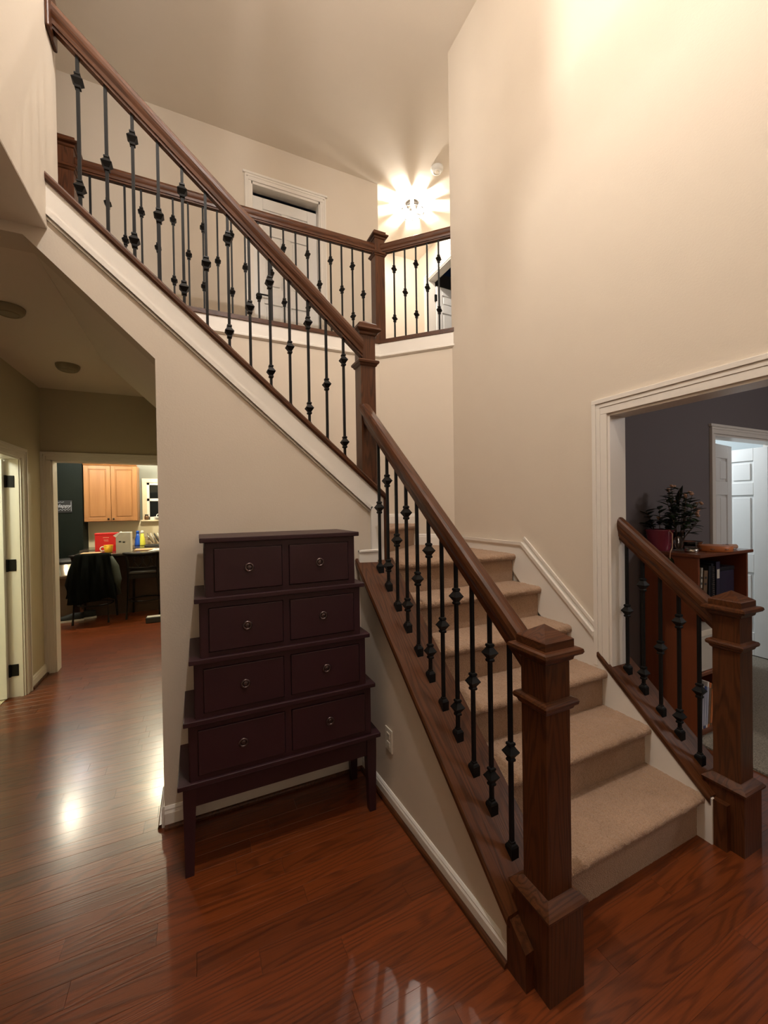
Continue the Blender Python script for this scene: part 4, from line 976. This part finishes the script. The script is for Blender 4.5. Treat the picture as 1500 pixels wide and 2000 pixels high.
        if k % 4 == 0:
            for q in range(3): ob('blossom', lathem([(.001, 0), (.008, .004), (.011, .012), (.006, .016), (.001, .012)], 8, top+Vector((rnd.uniform(-.02, .02), rnd.uniform(-.02, .02), rnd.uniform(-.012, .012)))), 'petal', stm, True)
    # tall leaf blade, drooping stem blades and the peach sprig
    sp_ = ob('sprig', tubem([v0+Vector((0, 0, .1)), v0+Vector((.06, -.02, .24)), v0+Vector((.125, -.05, .255))], .0015, 5), 'stem', e)
    for q, (dx, dz) in enumerate(((.13, .26), (.145, .268), (.12, .238), (.135, .225), (.09, .285), (.125, .245))):
        ob('blossom', lathem([(.001, 0), (.009, .004), (.013, .013), (.007, .018), (.001, .013)], 8, v0+Vector((dx, -.05, dz))), 'petal', sp_, True)
    for d, L, w, z in (((.25, -.1, 1), .13, .05, .33), ((-.2, .1, 1), .09, .035, .30), ((1, -.35, .10), .17, .016, .27), ((1, -.3, -.12), .15, .014, .13), ((-1, .2, .3), .07, .04, .27)):
        ob('leaf', leafm(v0+Vector((0, 0, z)), d, L, w, .01), 'leafdark', e, True)
    # small dish, wooden tambourine, bowl
    c = Vector((2.935, 1.535, T))
    e = thing('candle_tin', c, 'small round silver tin near the front edge of the bookcase top', 'tin')
    ob('body', lathem([(.036, 0), (.038, .003), (.038, .026), (.034, .026), (.034, .02)], 24, c), 'steel', e, True); ob('wax', lathem([(.001, .020), (.034, .020)], 20, c, cap=False), 'bookpages', e)
    c = Vector((3.15, 1.505, T))
    e = thing('tambourine', c, 'orange wooden tambourine lying flat on the bookcase top', 'tambourine')
    ob('frame', lathem([(.082, 0), (.092, 0), (.094, .004), (.094, .034), (.090, .038), (.082, .038)], 36, c), 'orange', e, True)
    ob('skin', lathem([(.001, .036), (.084, .036)], 30, c, cap=False), 'petal', e)
    for k in range(8):
        a = 2*math.pi*k/8+.3; me = lathem([(.012, 0), (.012, .002), (.004, .004)], 12); me.transform(Matrix.Translation(c+Vector((.096*math.cos(a), .096*math.sin(a), .018))) @ Matrix.Rotation(0, 4, 'Z')); ob('jingle', me, 'steel', e)
    c = Vector((3.13, 1.655, T))
    e = thing('glass_bowl', c, 'shallow glass bowl behind the tambourine on the bookcase', 'bowl')
    ob('body', lathem([(.03, 0), (.06, .02), (.085, .055), (.082, .056), (.055, .024), (.028, .006)], 28, c), 'glass', e, True); ob('foot', lathem([(.031, -.0), (.033, .004)], 20, c), 'glass', e)
    c = Vector((3.30, 1.51, T+.018))
    e = thing('drum_stick_roll', c, 'short tan cloth roll tied with dark bands at the bookcase corner', 'roll')
    ob('roll', tubem([c+Vector((-.07, .02, 0)), c+Vector((0, .0, 0)), c+Vector((.075, -.02, 0))], [.015, .018, .016], 12), 'petal', e, True)
    for t in (-.4, -.05): ob('band', tubem([c+Vector((.07*t-.008, -.02*t, 0)), c+Vector((.07*t+.008, -.02*t-.003, 0))], .0188, 12), 'ink', e)
bookcase()
